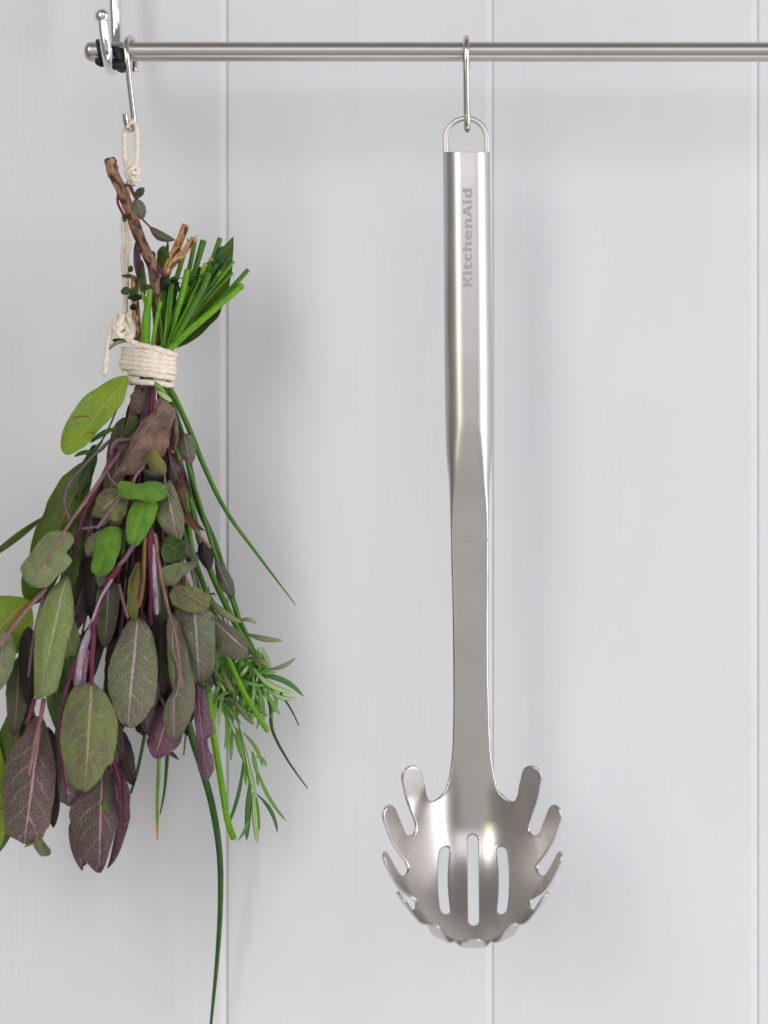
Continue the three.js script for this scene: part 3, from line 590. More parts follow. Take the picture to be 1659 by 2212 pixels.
for (let k = 0; k < 34; k++) { const x = rr(540, 1330), y = mix(760, 420, (x - 540) / 790) + rr(-60, 140); stalk(k % 3 ? 'deep' : 'mid', [M(640 + rr(-90, 60), 1450, rr(45, 54)), M(mix(640, x, 0.6), mix(1450, y, 0.6), rr(46, 53)), M(x, y, rr(44, 50))], rr(4, 6)); }

for (let k = 0; k < 22; k++) { const f = k / 21, x = mix(470, 1440, f) + rr(-30, 30), y = mix(840, 520, Math.pow(f, 0.8)) + rr(-120, 110), b = 560 + 130 * f + rr(-30, 30); stalk(['mid', 'bright', 'mid', 'deep'][k % 4], [M(b, 1470, rr(56, 60)), M(mix(b, x, 0.5) + rr(-12, 12), mix(1470, y, 0.55), rr(56, 60.5)), M(x, y, rr(54, 59))], rr(3.2, 5.2)); }

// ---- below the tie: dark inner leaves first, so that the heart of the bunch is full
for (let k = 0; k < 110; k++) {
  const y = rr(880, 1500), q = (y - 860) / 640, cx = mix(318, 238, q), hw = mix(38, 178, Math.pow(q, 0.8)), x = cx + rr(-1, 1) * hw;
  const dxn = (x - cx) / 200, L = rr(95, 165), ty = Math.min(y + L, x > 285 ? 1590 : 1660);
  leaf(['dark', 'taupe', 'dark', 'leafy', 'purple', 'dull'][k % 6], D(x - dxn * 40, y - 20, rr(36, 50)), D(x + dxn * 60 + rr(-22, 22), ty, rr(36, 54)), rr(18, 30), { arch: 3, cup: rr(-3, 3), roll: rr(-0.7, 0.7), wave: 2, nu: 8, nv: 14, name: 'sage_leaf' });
}
for (let k = 0; k < 18; k++) { const x = rr(-1, 1), y = rr(1350, 1640); stem([STEM.wine, STEM.wine, STEM.mauve, STEM.wine][k % 4], [D(318 + x * 14, 850, 50), D(300 + x * 70, 1050, rr(52, 60)), D(mix(268, 250, rnd()) + x * 165, y > 1500 && x > 0.2 ? 1480 : y, rr(50, 60))], rr(1.8, 3.4)); }
// a stouter core just under the tie
stem(STEM.mauve, [D(300, 838, 52), D(286, 900, 54), D(262, 985, 57)], 9, 'sage_stem', { wob: 0.1 });
stem(STEM.wine, [D(330, 838, 54), D(329, 885, 56), D(322, 940, 56)], 7, 'sage_stem', { wob: 0.1 });
stem(STEM.wine, [D(345, 838, 48), D(352, 920, 50), D(372, 1010, 52)], 7, 'sage_stem', { wob: 0.1 });

stem(STEM.mauve, [D(316, 820, 50), D(314, 860, 52), D(306, 930, 54)], 8, 'sage_stem', { wob: 0.1 });
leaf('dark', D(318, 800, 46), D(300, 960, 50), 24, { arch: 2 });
// bay leaves
shaped('bay', outline(C, 690, 5, 600, 20, 520, 70, 440, 130, 390, 200, 350, 270, 330, 340, 328, 390, 345, 420, 375, 428, 430, 400, 490, 350, 540, 290, 590, 240, 640, 180, 675, 110, 690, 50), C(688, 8, 60), C(352, 424, 65), { name: 'bay_leaf', arch: 3, cup: -1.5, wave: 0.6, rug: 0.3, scal: 0, label: 'bright green bay leaf with brown nicks, just under the twine' });
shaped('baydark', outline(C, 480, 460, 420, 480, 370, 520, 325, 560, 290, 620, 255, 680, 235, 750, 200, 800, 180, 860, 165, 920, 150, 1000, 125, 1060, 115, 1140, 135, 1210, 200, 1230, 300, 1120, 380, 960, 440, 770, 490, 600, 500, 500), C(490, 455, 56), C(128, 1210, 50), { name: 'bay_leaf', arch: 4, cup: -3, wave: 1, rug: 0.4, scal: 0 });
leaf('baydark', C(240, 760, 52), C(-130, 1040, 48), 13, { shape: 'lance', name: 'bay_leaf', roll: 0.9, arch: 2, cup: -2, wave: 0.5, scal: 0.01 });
leaf('bay', H(330, 1010, 58), H(-260, 1720, 60), 68, { shape: 'bay', name: 'bay_leaf', arch: 4, cup: -2, bow: 8, wave: 1.2, scal: 0.015 });
stem(STEM.ochre, [H(300, 1080, 64), H(190, 1225, 66), H(70, 1400, 66)], 3.2, 'bay_rib');
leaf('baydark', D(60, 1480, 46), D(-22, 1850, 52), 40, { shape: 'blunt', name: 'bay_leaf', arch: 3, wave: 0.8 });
leaf('bay', D(-24, 1560, 50), D(-14, 1844, 58), 30, { shape: 'blunt', name: 'bay_leaf', arch: 3, cup: -1.5, wave: 0.6, scal: 0.01 });
leaf('baydark', D(60, 1500, 45), D(30, 1720, 50), 34, { shape: 'bay', name: 'bay_leaf', arch: 3 });
leaf('bay', D(78, 1790, 60), D(51, 1831, 62), 8, { shape: 'lance', name: 'bay_leaf', arch: 1, bow: -8, wave: 0.3 });
stem(GREEN.lime, [D(95, 1700, 58), D(90, 1760, 59), D(74, 1810, 60)], 3.4, 'bay_stalk');

// sage leaves, back to front
for (const [k, x, y, x2, y2, z, w] of [['sage', 150, 1330, 168, 1480, 66, 24], ['dull', 236, 1130, 216, 1270, 62, 26], ['leafy', 165, 1120, 150, 1290, 60, 30], ['dark', 205, 1180, 190, 1330, 58, 30], ['taupe', 235, 1240, 225, 1400, 60, 28], ['dark', 285, 1180, 300, 1330, 59, 28], ['leafy', 330, 1180, 345, 1350, 60, 24], ['dark', 350, 1330, 352, 1500, 62, 28], ['purple', 300, 1440, 322, 1590, 64, 26], ['dark', 250, 1380, 246, 1560, 63, 30], ['taupe', 40, 1420, 30, 1590, 62, 30], ['leafy', 120, 1420, 140, 1600, 64, 28], ['dark', 150, 1440, 160, 1640, 60, 32], ['dark', 60, 1540, 88, 1760, 60, 34], ['purple', 232, 1520, 262, 1690, 64, 24], ['dark', 400, 1440, 412, 1560, 60, 26], ['leafy', 392, 1290, 400, 1420, 62, 22], ['dark', 330, 960, 336, 1110, 60, 30], ['taupe', 265, 960, 232, 1090, 60, 26], ['dark', 240, 1020, 205, 1160, 58, 30], ['leafy', 205, 960, 165, 1080, 57, 16], ['taupe', 366, 1000, 392, 1110, 58, 20]])
  leaf(k, D(x, y, z - 4), D(x2, y2, z), w, { arch: 4, roll: rr(-0.6, 0.6), cup: rr(-4, 2), wave: 2.6, bow: rr(-6, 6) });
leaf('dark', I(1060, 330, 54), I(1130, 660, 55), 20, { arch: 2, roll: 0.4 });
leaf('taupe', I(1190, 520, 50), I(1405, 985, 46), 17, { shape: 'wedge', roll: 0.4, arch: 2, cup: -2 });
leaf('dull', G(1290, 395, 60), G(1355, 700, 60), 22, { arch: 3, cup: -3 });
leaf('leafy', G(820, 205, 61), G(690, 455, 62), 13, { arch: 2, bow: -4, cup: -2 });
leaf('dried', G(842, -40, 58), G(835, 208, 61), 16, { shape: 'blunt', arch: 2, cup: -3 });
leaf('mauve' in LOOK ? 'mauve' : 'purple', G(1150, 560, 58), G(1370, 1040, 58), 15, { shape: 'lance', roll: 0.6, arch: 3, cup: 3 });
leaf('rust', G(1270, 770, 60), G(1490, 1345, 60), 17, { bow: 30, arch: 4, cup: 4, roll: -0.4, wave: 3, scal: 0.1, label: 'curled brown dried leaf' });
leaf('dried', G(1190, 190, 62), G(1195, 580, 61), 15, { shape: 'blunt', arch: 1, roll: -0.8, wave: 3, scal: 0.1 });
shaped('dried', outline(G, 1040, 60, 1110, 70, 1180, 140, 1215, 200, 1180, 300, 1160, 400, 1140, 500, 1100, 620, 1030, 600, 950, 660, 900, 710, 850, 770, 780, 800, 690, 800, 600, 832, 588, 800, 640, 740, 700, 660, 730, 580, 770, 480, 800, 400, 860, 310, 920, 240, 1000, 180, 1010, 110), G(1075, 60, 63), G(600, 825, 69), { arch: 4, cup: -4, wave: 5, rug: 2.4, scal: 0.06, twist: -0.4, label: 'large withered brown leaf' });
leaf('dried', G(760, 470, 60), G(640, 600, 62), 14, { shape: 'round', arch: 2, wave: 2 });
shaped('dull', outline(G, 1110, 900, 1060, 1030, 1030, 1120, 1020, 1200, 1050, 1270, 1090, 1330, 1140, 1390, 1200, 1430, 1250, 1442, 1282, 1380, 1292, 1300, 1290, 1200, 1270, 1120, 1230, 1000, 1180, 880, 1130, 850), G(1112, 880, 65), G(1235, 1440, 67), { arch: 4, cup: -3 });
leaf('yellow', G(1108, 800, 70), G(960, 560, 72), 17, { shape: 'blunt', arch: 2, bow: -4, cup: -3 });
leaf('taupe', G(1090, 800, 69), G(890, 765, 70), 9, { shape: 'round', arch: 1 });
shaped('olive', outline(G, 640, 935, 560, 928, 500, 950, 450, 1010, 430, 1080, 400, 1150, 390, 1190, 430, 1215, 500, 1220, 570, 1240, 650, 1245, 705, 1210, 735, 1130, 745, 1040, 700, 990), G(690, 965, 66), G(410, 1205, 68), { arch: 4, cup: -3, wave: 3 });
leaf('yellow', G(600, 1140, 67), G(640, 1300, 66), 17, { shape: 'round', arch: 2 });
shaped('bright', outline(G, 900, 1040, 820, 1045, 770, 1120, 740, 1200, 728, 1300, 728, 1390, 745, 1460, 800, 1490, 850, 1482, 890, 1430, 930, 1380, 970, 1300, 1010, 1220, 1030, 1130, 1020, 1060, 960, 1040), G(805, 1490, 71), G(930, 1040, 71), { arch: 1.5, cup: -1.2, wave: 0.8, rug: 0.3, scal: 0.01, fold: 0.35, twist: 0.5 });
shaped('bright', outline(G, 640, 935, 655, 885, 700, 860, 760, 865, 830, 886, 890, 880, 940, 862, 1010, 862, 1080, 882, 1112, 925, 1128, 980, 1100, 1030, 1040, 1055, 960, 1068, 900, 1055, 840, 1036, 760, 1036, 705, 1025, 660, 985), G(1124, 985, 73), G(640, 920, 74), { arch: 1.5, cup: -1.5, wave: 0.9, rug: 0.4, scal: 0.01, roll: -0.5 });
leaf('grey', H(1170, 195, 67), H(1010, 520, 66), 19, { shape: 'wedge', arch: 2, roll: -0.4 });
leaf('leafy', H(1400, 190, 66), H(1300, 560, 67), 19, { arch: 2 });
shaped('bright', outline(H, 1250, 170, 1330, 160, 1390, 185, 1410, 260, 1400, 380, 1380, 470, 1350, 540, 1325, 620, 1280, 690, 1200, 737, 1130, 742, 1102, 705, 1060, 690, 1058, 600, 1080, 500, 1100, 400, 1120, 290, 1180, 220), H(1340, 165, 69), H(1130, 740, 71), { arch: 1.5, cup: -1.2, wave: 0.8, rug: 0.3, scal: 0.01, twist: -0.4, fold: 0.3 });
leaf('leafy', H(1400, 190, 67), H(1400, 520, 67), 12, { shape: 'blunt', roll: -0.8, arch: 1 });
leaf('leafy', I(590, 330, 65), I(890, 500, 67), 26, { shape: 'round', arch: 4, cup: -5, wave: 2.5 });
leaf('leafy', I(700, 300, 65), I(760, 570, 68), 27, { shape: 'blunt', arch: 3, cup: 3 });
shaped('grey', outline(I, 545, 690, 640, 612, 760, 578, 880, 566, 1015, 580, 950, 640, 890, 690, 800, 760, 730, 820, 640, 832, 570, 800), I(550, 750, 69), I(1012, 582, 70), { arch: 2, cup: -2 });
leaf('leafy', H(1240, 1000, 60), H(1150, 1340, 61), 12, { arch: 2 });
leaf('leafy', I(560, 880, 58), I(600, 1420, 58), 15, { arch: 2 });
leaf('grey', I(545, 760, 63), I(560, 1180, 64), 9, { arch: 2, roll: 0.5 });
leaf('dark', H(330, 1330, 62), E(330, 880, 68), 26, { arch: 3, roll: 0.3 });
leaf('leafy', D(172, 1370, 63), E(600, 700, 70), 30, { arch: 3, roll: -0.4 });
leaf('grey', H(60, 1360, 70), H(-40, 2080, 76), 33, { arch: 3, cup: -3 });
shaped('sage', outline(D, 140, 1245, 124, 1259, 108, 1275, 96, 1299, 86, 1323, 78, 1347, 75, 1379, 73.5, 1411, 73.5, 1457, 75, 1506, 84, 1510, 97, 1505, 119, 1491, 131, 1461, 138, 1429, 147, 1383, 157, 1347, 159, 1311, 154, 1267, 147, 1247), D(143, 1244, 68), D(84, 1510, 78), { arch: 5, cup: -4, wave: 1.8, scal: 0.03 });
shaped('grey', outline(C, 335, 838, 290, 840, 240, 865, 200, 910, 165, 960, 125, 1010, 116, 1060, 135, 1110, 180, 1140, 230, 1146, 280, 1120, 320, 1072, 350, 1055, 378, 1020, 380, 980, 366, 945, 390, 915, 398, 880, 380, 848), C(362, 842, 66), C(150, 1125, 77), { arch: 4, cup: -3, wave: 2.2 });
shaped('taupe', outline(I, 1150, 1160, 1180, 1250, 1195, 1400, 1200, 1550, 1230, 1610, 1330, 1640, 1430, 1670, 1530, 1655, 1590, 1610, 1600, 1540, 1570, 1460, 1520, 1400, 1460, 1340, 1380, 1290, 1280, 1220, 1200, 1165), I(1150, 1190, 63), I(1595, 1600, 61), { arch: 4, cup: -3, wave: 2 });
shaped('dull', outline(D, 385, 1322, 381, 1345, 383, 1374, 387, 1402, 393, 1431, 405, 1452, 418, 1470, 429, 1476, 439, 1475, 449, 1465, 460, 1450, 464, 1431, 464, 1410, 465, 1385, 465, 1360, 462, 1335, 450, 1318, 420, 1308), D(420, 1310, 66), D(432, 1477, 71), { arch: 5, cup: -3, wave: 2.2, scal: 0.05 });
shaped('olive', outline(I, 730, 850, 690, 900, 680, 950, 700, 1000, 740, 1060, 820, 1100, 900, 1130, 1000, 1140, 1090, 1110, 1140, 1060, 1150, 1000, 1120, 930, 1070, 900, 1000, 860, 920, 845, 820, 830), I(735, 845, 72), I(1140, 1075, 72), { arch: 3, cup: -2.5 });
leaf('dark', F(130, 640, 56), F(10, 910, 60), 22, { arch: 2 });
shaped('magenta', outline(F, 200, 700, 130, 800, 120, 900, 95, 970, 105, 1040, 130, 1110, 180, 1146, 240, 1130, 300, 1090, 350, 1060, 400, 990, 425, 920, 400, 860, 330, 720), F(290, 710, 63), F(165, 1145, 66), { arch: 3, cup: -3, wave: 2, scal: 0.04 });
leaf('magenta', F(270, 1060, 62), F(385, 1160, 60), 5, { shape: 'lance', arch: 1 });
shaped('magenta', outline(F, 530, 440, 515, 560, 510, 680, 520, 800, 535, 900, 535, 1030, 545, 1150, 560, 1250, 590, 1330, 640, 1335, 680, 1280, 702, 1200, 695, 1140, 660, 1080, 640, 1000, 644, 940, 692, 900, 690, 850, 680, 790, 650, 700, 640, 600, 600, 500, 570, 450), F(545, 445, 66), F(620, 1335, 68), { arch: 4, cup: -3, wave: 3, scal: 0.07 });
leaf('sage', I(720, 1170, 68), F(330, 540, 70), 17, { arch: 2, roll: 0.6 });
shaped('taupe', outline(piece(2.3684, 0, 1327.2), 865, 0, 852, 90, 858, 160, 880, 230, 895, 300, 890, 370, 860, 430, 840, 490, 835, 550, 845, 600, 870, 630, 900, 642, 930, 620, 950, 580, 975, 530, 992, 470, 1000, 400, 992, 330, 975, 270, 962, 200, 940, 120, 905, 30), piece(2.3684, 0, 1327.2)(880, 0, 72), piece(2.3684, 0, 1327.2)(892, 642, 77), { arch: 4, cup: -3, wave: 2, scal: 0.03 });
leaf('purple', F(170, 430, 70), F(60, 800, 71), 20, { arch: 2 });
shaped('dull', outline(piece(2.3684, 0, 1327.2), 690, 15, 640, 60, 615, 110, 590, 170, 565, 230, 550, 300, 552, 370, 570, 440, 590, 510, 620, 555, 655, 579, 690, 576, 720, 552, 752, 520, 780, 460, 800, 400, 807, 330, 805, 250, 795, 170, 780, 100, 750, 48, 715, 22), piece(2.3684, 0, 1327.2)(705, 15, 73), piece(2.3684, 0, 1327.2)(652, 580, 79), { arch: 5, cup: -4, wave: 1.8, scal: 0.03 });
leaf('yellow', I(330, 560, 70), I(285, 1245, 78), 13, { shape: 'blunt', arch: 4, bow: 8, roll: -0.5, cup: 3, wave: 1.5 });
leaf('leafy', I(345, 560, 68), I(330, 860, 70), 10, { arch: 2 });
leaf('dark', N(560, 520, 62), N(630, 1710, 66), 27, { arch: 3 });
leaf('dark', E(1290, 1080, 62), E(1540, 1780, 64), 28, { arch: 3, cup: -2, scal: 0.05 });
shaped('magenta', outline(J, 1290, 60, 1250, 130, 1240, 250, 1290, 400, 1310, 600, 1330, 800, 1350, 900, 1320, 1000, 1290, 1150, 1270, 1250, 1240, 1352, 1300, 1310, 1360, 1220, 1410, 1100, 1450, 980, 1480, 880, 1512, 740, 1500, 650, 1512, 530, 1480, 400, 1430, 260, 1370, 150), J(1290, 65, 68), J(1245, 1352, 71), { arch: 3, cup: 3, wave: 2, scal: 0.03, roll: -0.5 });
shaped('magenta', outline(J, 800, 860, 795, 1000, 810, 1100, 840, 1200, 880, 1290, 952, 1388, 965, 1340, 1010, 1250, 990, 1100, 930, 880), J(850, 860, 66), J(955, 1388, 68), { arch: 3, cup: -2 });
shaped('purple', outline(J, 665, -100, 658, 200, 665, 400, 680, 530, 730, 600, 800, 642, 870, 612, 930, 545, 950, 470, 930, 300, 880, 100, 760, -60), J(700, -110, 70), J(810, 642, 73), { arch: 3, cup: -3 });
shaped('purple', outline(J, 1160, 150, 1050, 330, 960, 460, 890, 560, 820, 640, 800, 720, 815, 850, 825, 950, 850, 1050, 880, 1150, 930, 1220, 990, 1275, 1050, 1350, 1110, 1402, 1170, 1406, 1205, 1350, 1240, 1260, 1270, 1150, 1315, 1000, 1355, 900, 1392, 850, 1360, 760, 1340, 650, 1350, 500, 1320, 350, 1260, 200), J(1185, 160, 71), J(1150, 1406, 75), { arch: 5, cup: -4, wave: 2.6, scal: 0.03 });
leaf('bright', J(1180, 560, 79.2), J(1280, 715, 79.2), 6, { shape: 'lance', arch: 1, bow: 5, cup: 1, name: 'small_leaf' });
shaped('purple', outline(N, 430, 400, 330, 480, 280, 600, 190, 700, 110, 840, 60, 960, 25, 1120, 18, 1290, 42, 1360, 40, 1480, 45, 1620, 60, 1760, 100, 1810, 180, 1842, 290, 1902, 360, 1890, 450, 1880, 500, 1830, 530, 1760, 552, 1710, 592, 1650, 606, 1520, 630, 1400, 652, 1200, 650, 1000, 622, 800, 570, 600, 520, 440), N(490, 400, 73), N(285, 1900, 79), { arch: 5, cup: -4, wave: 3, rug: 1.1, scal: 0.03, label: 'large dull purple sage leaf with a torn tip' });
leaf('olive', N(420, 1800, 78.5), N(580, 2034, 77), 13, { shape: 'blunt', arch: 1, bow: 5, cup: 1 });
shaped('olive', outline(D, 198, 1474, 183, 1476, 168, 1480, 157, 1487, 149, 1502, 142, 1521, 136, 1541, 132.5, 1562, 130, 1584, 130.7, 1607, 134, 1635, 142, 1663, 148, 1684, 160, 1700, 175, 1708.5, 187, 1710, 198, 1702, 211, 1689, 222, 1674, 230, 1656, 241, 1653 - 0, 248, 1625, 252, 1597, 254, 1575, 248, 1541, 241, 1521, 230, 1500, 215, 1485, 204, 1476), D(199, 1474, 79), D(184, 1711, 85), { arch: 5, cup: -4, wave: 1.6, rug: 0.9, scal: 0.02, label: 'olive green sage leaf at the front of the bunch' });

// sage stems that show between the leaves
stem(STEM.pink, [G(655, 600, 63), G(400, 960, 68), G(160, 1300, 70), H(640, 400, 76), H(430, 700, 79.5)], (t) => 5 - 2.6 * t);
stem(STEM.wine, [G(620, 560, 62), G(480, 860, 66), G(330, 1150, 67), H(950, 90, 66), H(860, 420, 62), H(800, 740, 60)], (t) => 5.2 - 2 * t);
stem(STEM.wine, [I(470, 230, 69), I(470, 520, 70), I(478, 800, 70), I(465, 1150, 68), I(470, 1260, 66)], (t) => 7.2 - 2.4 * t);
stem(STEM.pale, [I(500, 380, 69.6), I(512, 700, 70.2), I(525, 1000, 69), I(535, 1140, 68)], (t) => 4.8 + 1.4 * Math.sin(t * 3));
stem(STEM.ochre, [I(410, 300, 69), I(385, 700, 70), I(350, 1000, 71), I(330, 1060, 71)], 5);
stem(STEM.pink, [I(515, 260, 70), I(590, 760, 71), I(680, 1150, 75), I(760, 1470, 80), F(405, 500, 82)], (t) => 4.4 - 2 * t);
stem(STEM.mauve, [G(800, 1490, 71), G(690, 1650, 70), H(1370, 620, 69), H(1260, 800, 69)], 4.6);
stem(STEM.wine, [H(1370, 640, 69), H(1250, 830, 71), H(1160, 1040, 72), H(1080, 1290, 74), E(1085, 60, 78), E(1062, 330, 81), E(1062, 600, 83)], (t) => 6.6 - 2.2 * t);
stem(STEM.pale, [H(1290, 790, 71.5), H(1170, 990, 73), H(1080, 1220, 74), H(1010, 1420, 75)], 2.8);
stem(STEM.pale, [E(1030, 20, 76), E(970, 180, 76.5), E(930, 380, 76), E(900, 600, 75)], (t) => 7 + 2.6 * t);
stem(STEM.mauve, [E(1010, 230, 76), E(985, 420, 76.5), E(965, 600, 76)], 5);
stem(STEM.wine, [E(965, 160, 75), E(830, 480, 77), E(730, 800, 78), E(685, 1080, 78), J(720, 180, 78), J(770, 420, 78)], (t) => 4.6 - 2 * t);
stem(STEM.pink, [E(505, 800, 74), E(470, 1000, 77), N(410, 700, 81.5), N(340, 1080, 84)], (t) => 5.2 - 2 * t);
stem(STEM.wine, [E(395, 800, 73), E(350, 960, 75), E(310, 1060, 75)], 5);
stem(STEM.pink, [H(520, 900, 69), H(290, 1150, 73), H(120, 1370, 75), H(-60, 1600, 77)], (t) => 5 - 1.4 * t);
stem(STEM.mauve, [H(520, 920, 67), H(460, 1150, 69), H(395, 1420, 70), H(330, 1900, 72)], (t) => 4.2 - 1.6 * t);
stem(STEM.pink, [I(880, 95, 58), I(1000, 240, 60), I(1135, 390, 59)], (t) => 2.4 + 1.4 * t);
stem(STEM.mauve, [I(720, 820, 73), I(860, 930, 77), I(1000, 1010, 78.5)], (t) => 3.2 - 1.6 * t);
stem(STEM.pink, [H(1380, 850, 66), H(1420, 1010, 67), H(1475, 1210, 68)], 3.8);
stem(STEM.mauve, [I(930, 640, 62), I(955, 760, 64), I(975, 870, 64)], 3.4);
stem(STEM.pink, [I(855, 720, 64), I(880, 850, 65)], 3.6);
stem(STEM.mauve, [G(560, 470, 60), G(330, 700, 61), G(150, 930, 62), G(135, 1080, 65), G(185, 1240, 68)], 3);
stem(STEM.mauve, [G(750, 460, 63), G(640, 470, 64), G(590, 540, 64), G(590, 620, 62)], 4.4);
stem(STEM.mauve, [G(545, 740, 66), G(570, 830, 68), G(640, 900, 72)], 3);
stem(STEM.mauve, [G(1100, 760, 70), G(1108, 880, 70), G(1120, 980, 71)], 2.2);
stem(STEM.mauve, [G(900, 720, 71), G(830, 800, 72), G(800, 860, 72)], 3);
stem(STEM.mauve, [G(680, 1010, 69), G(560, 1160, 72), G(450, 1310, 71)], 3.4);
stem(STEM.wine, [G(1230, 680, 61), G(1290, 640, 61), G(1330, 580, 61)], 2.2);
stem(STEM.mauve, [H(960, 190, 65), H(1090, 175, 66), H(1180, 150, 67), H(1300, 20, 68)], 3.2);
stem(STEM.wine, [E(1290, 1450, 76), E(1370, 1700, 77), J(1420, 620, 77), J(1420, 950, 76)], (t) => 3.2 - 1.6 * t);

// ---- chives
const chive = (m, pts, r, ends = ['round', 'round']) => part('chive', tube(V(...pts), typeof r === 'function' ? (t) => r(t) * 1.12 : r * 1.2, { rad: 12, ends }), GREEN[m], bunch);
chive('mid', [D(362, 828, 55), D(384, 872, 52), D(412, 935, 48), D(440, 1005, 43), D(485, 1098, 36), D(560, 1203, 27), D(638, 1306, 20)], (t) => 5.6 - 4.6 * t * t);
chive('mid', [D(350, 838, 52), D(386, 985, 48), D(412, 1085, 44), D(438, 1190, 41), D(500, 1332, 35), D(556, 1430, 30)], 5.6);
chive('deep', [D(360, 838, 48), D(398, 960, 44), D(428, 1090, 40), D(462, 1170, 36), D(492, 1262, 32), D(530, 1380, 28), D(583, 1520, 24), D(588, 1575, 22), D(620, 1640, 20), D(664, 1703, 18)], (t) => 6.4 - 5.2 * Math.pow(t, 3));
chive('mid', [D(404, 1000, 46), D(432, 1090, 44), D(462, 1190, 40), D(502, 1300, 36), D(552, 1412, 30)], 3.8);
chive('mid', [D(372, 930, 50), D(402, 1085, 48), D(415, 1190, 45), D(450, 1290, 40), D(490, 1380, 36)], 5.2);
chive('deep', [D(384, 1100, 50), D(398, 1160, 48), D(425, 1262, 44), D(470, 1360, 40)], 4.6);
chive('bright', [I(1240, 1500, 44), F(820, 250, 46), F(960, 540, 46), F(1080, 740, 44), F(1182, 895, 41)], (t) => 6 - 0.6 * t, ['round', 'flat']);
chive('deep', [D(392, 1480, 48), D(410, 1575, 44), D(436, 1660, 38), D(458, 1740, 32), D(474, 1842, 26), D(476, 1950, 20), D(470, 2060, 16), D(455, 2220, 12)], (t) => 7.4 - 4.6 * t * t);
chive('bright', [D(450, 1500, 46), D(460, 1580, 42), D(478, 1690, 38), D(492, 1775, 35), D(505, 1812, 34)], 6, ['round', 'flat']);
chive('deep', [D(318, 1560, 20), D(308, 1612, 14), D(296, 1668, 8), D(283, 1712, 5)], (t) => 4 - t);
chive('lime', [D(345, 1560, 18), D(343, 1650, 12), D(340, 1730, 8), D(340, 1775, 6.5)], (t) => 4.4 - 1.3 * t);
chive('gold', [D(340, 1768, 6.6), D(340, 1790, 6), D(340, 1813, 5.5)], (t) => 3.2 - 1.6 * t);
chive('deep', [D(366, 1560, 18), D(361, 1640, 12), D(355, 1710, 8), D(346, 1758, 6)], (t) => 4.4 - 3 * t * t);
chive('mid', [D(404, 1560, 22), D(399, 1610, 16), D(397, 1630, 14)], (t) => 2.6 - t);
chive('deep', [F(1300, 560, 20), F(1400, 720, 16), F(1460, 845, 13)], (t) => 2.8 - 1.6 * t);
// a chive flower half hidden behind them
const flower = [[425, 1195, 30], [432, 1205, 34], [452, 1285, 26]];
for (let k = 0; k < 34; k++) { const c = flower[k % 3], a = rr(0, 6.28), r = rr(10, 22); stem(STEM[k % 3 ? 'flower' : 'flower'] ?? (STEM.flower = stalkMat([158, 118, 176], [112, 74, 132], 231, 0.7)), [D(c[0], c[1], c[2]), D(c[0] + Math.cos(a) * r * 0.6, c[1] + Math.sin(a) * r * 0.6, c[2] + 2), D(c[0] + Math.cos(a) * r, c[1] + Math.sin(a) * r + 4, c[2] + rr(-1, 3))], 1.2, 'chive_petal', { rad: 5 }); }

// ---- rosemary: needles with a pale groove underneath
function needleTex(edge, pale, seed) { return texture(48, 96, (u, v) => { const a = Math.abs(u - 0.5), k = sstep(0.18, 0.27, a), line = 1 - sstep(0.02, 0.05, a), g = 1 + (hash(Math.floor(u * 48), Math.floor(v * 96), seed) - 0.5) * 0.16; return edge.map((x, i) => (mix(mix(pale[i], x, k), x * 0.9, line * 0.5) / 255) * g); }, true); }
const needleMat = (edge, pale, seed) => new THREE.MeshPhysicalMaterial({ map: needleTex(edge, pale, seed), roughness: 0.6, side: THREE.DoubleSide });
const NEEDLE = { pale: needleMat([92, 138, 46], [178, 204, 134], 401), mid: needleMat([84, 138, 42], [122, 164, 72], 403), deep: needleMat([60, 102, 46], [78, 122, 56], 405), olive: needleMat([104, 112, 56], [140, 140, 96], 407) };
function needle(parent, m, b, t, hw, bow = 0) {
  const dx = t[0] - b[0], dy = t[1] - b[1], L = Math.hypot(dx, dy) || 1, nx = -dy / L, ny = dx / L, pos = [], uv = [], idx = [], nv = 12, nu = 8;
  for (let j = 0; j <= nv; j++) {
    const v = j / nv, k = 4 * v * (1 - v), w = 1.15 * hw * Math.pow(Math.max(0.0005, Math.sin(Math.PI * clamp(0.06 + 0.94 * v, 0, 0.9995))), 0.45) * (0.7 + 0.3 * sstep(0, 0.4, v));
    for (let i = 0; i <= nu; i++) { const a = (i / nu) * Math.PI * 2, s = Math.cos(a), o = s * w, p = P(b[0] + dx * v + nx * (o + bow * k), b[1] + dy * v + ny * (o + bow * k), b[2] + (t[2] - b[2]) * v + 1.5 * k + Math.sin(a) * w * 0.08 + (1 - s * s) * -0.2); pos.push(p.x, p.y, p.z); uv.push(i <= nu / 2 ? i / (nu / 2) : (nu - i) / (nu / 2), v); }
  }
  for (let j = 0; j < nv; j++) for (let i = 0; i < nu; i++) { const a = j * (nu + 1) + i, c = a + nu + 1; idx.push(a, a + 1, c, a + 1, c + 1, c); }
  return part('needle', geo(pos, uv, idx), NEEDLE[m], parent);
}
function sprig(pts, r) { const s = new THREE.Group(); s.name = 'rosemary_sprig'; bunch.add(s); part('stem', tube(V(...pts), r, { rad: 8 }), GREEN.mid, s); return s; }
const s1 = sprig([D(420, 1220, 30), D(478, 1330, 34), D(530, 1420, 38), D(552, 1450, 36), D(545, 1500, 34)], 2);
const s2 = sprig([D(455, 1330, 36), D(492, 1450, 40), D(517, 1572, 42), D(530, 1640, 39), D(540, 1700, 36)], 1.8);
const z1 = (y) => 44 - y / 90;
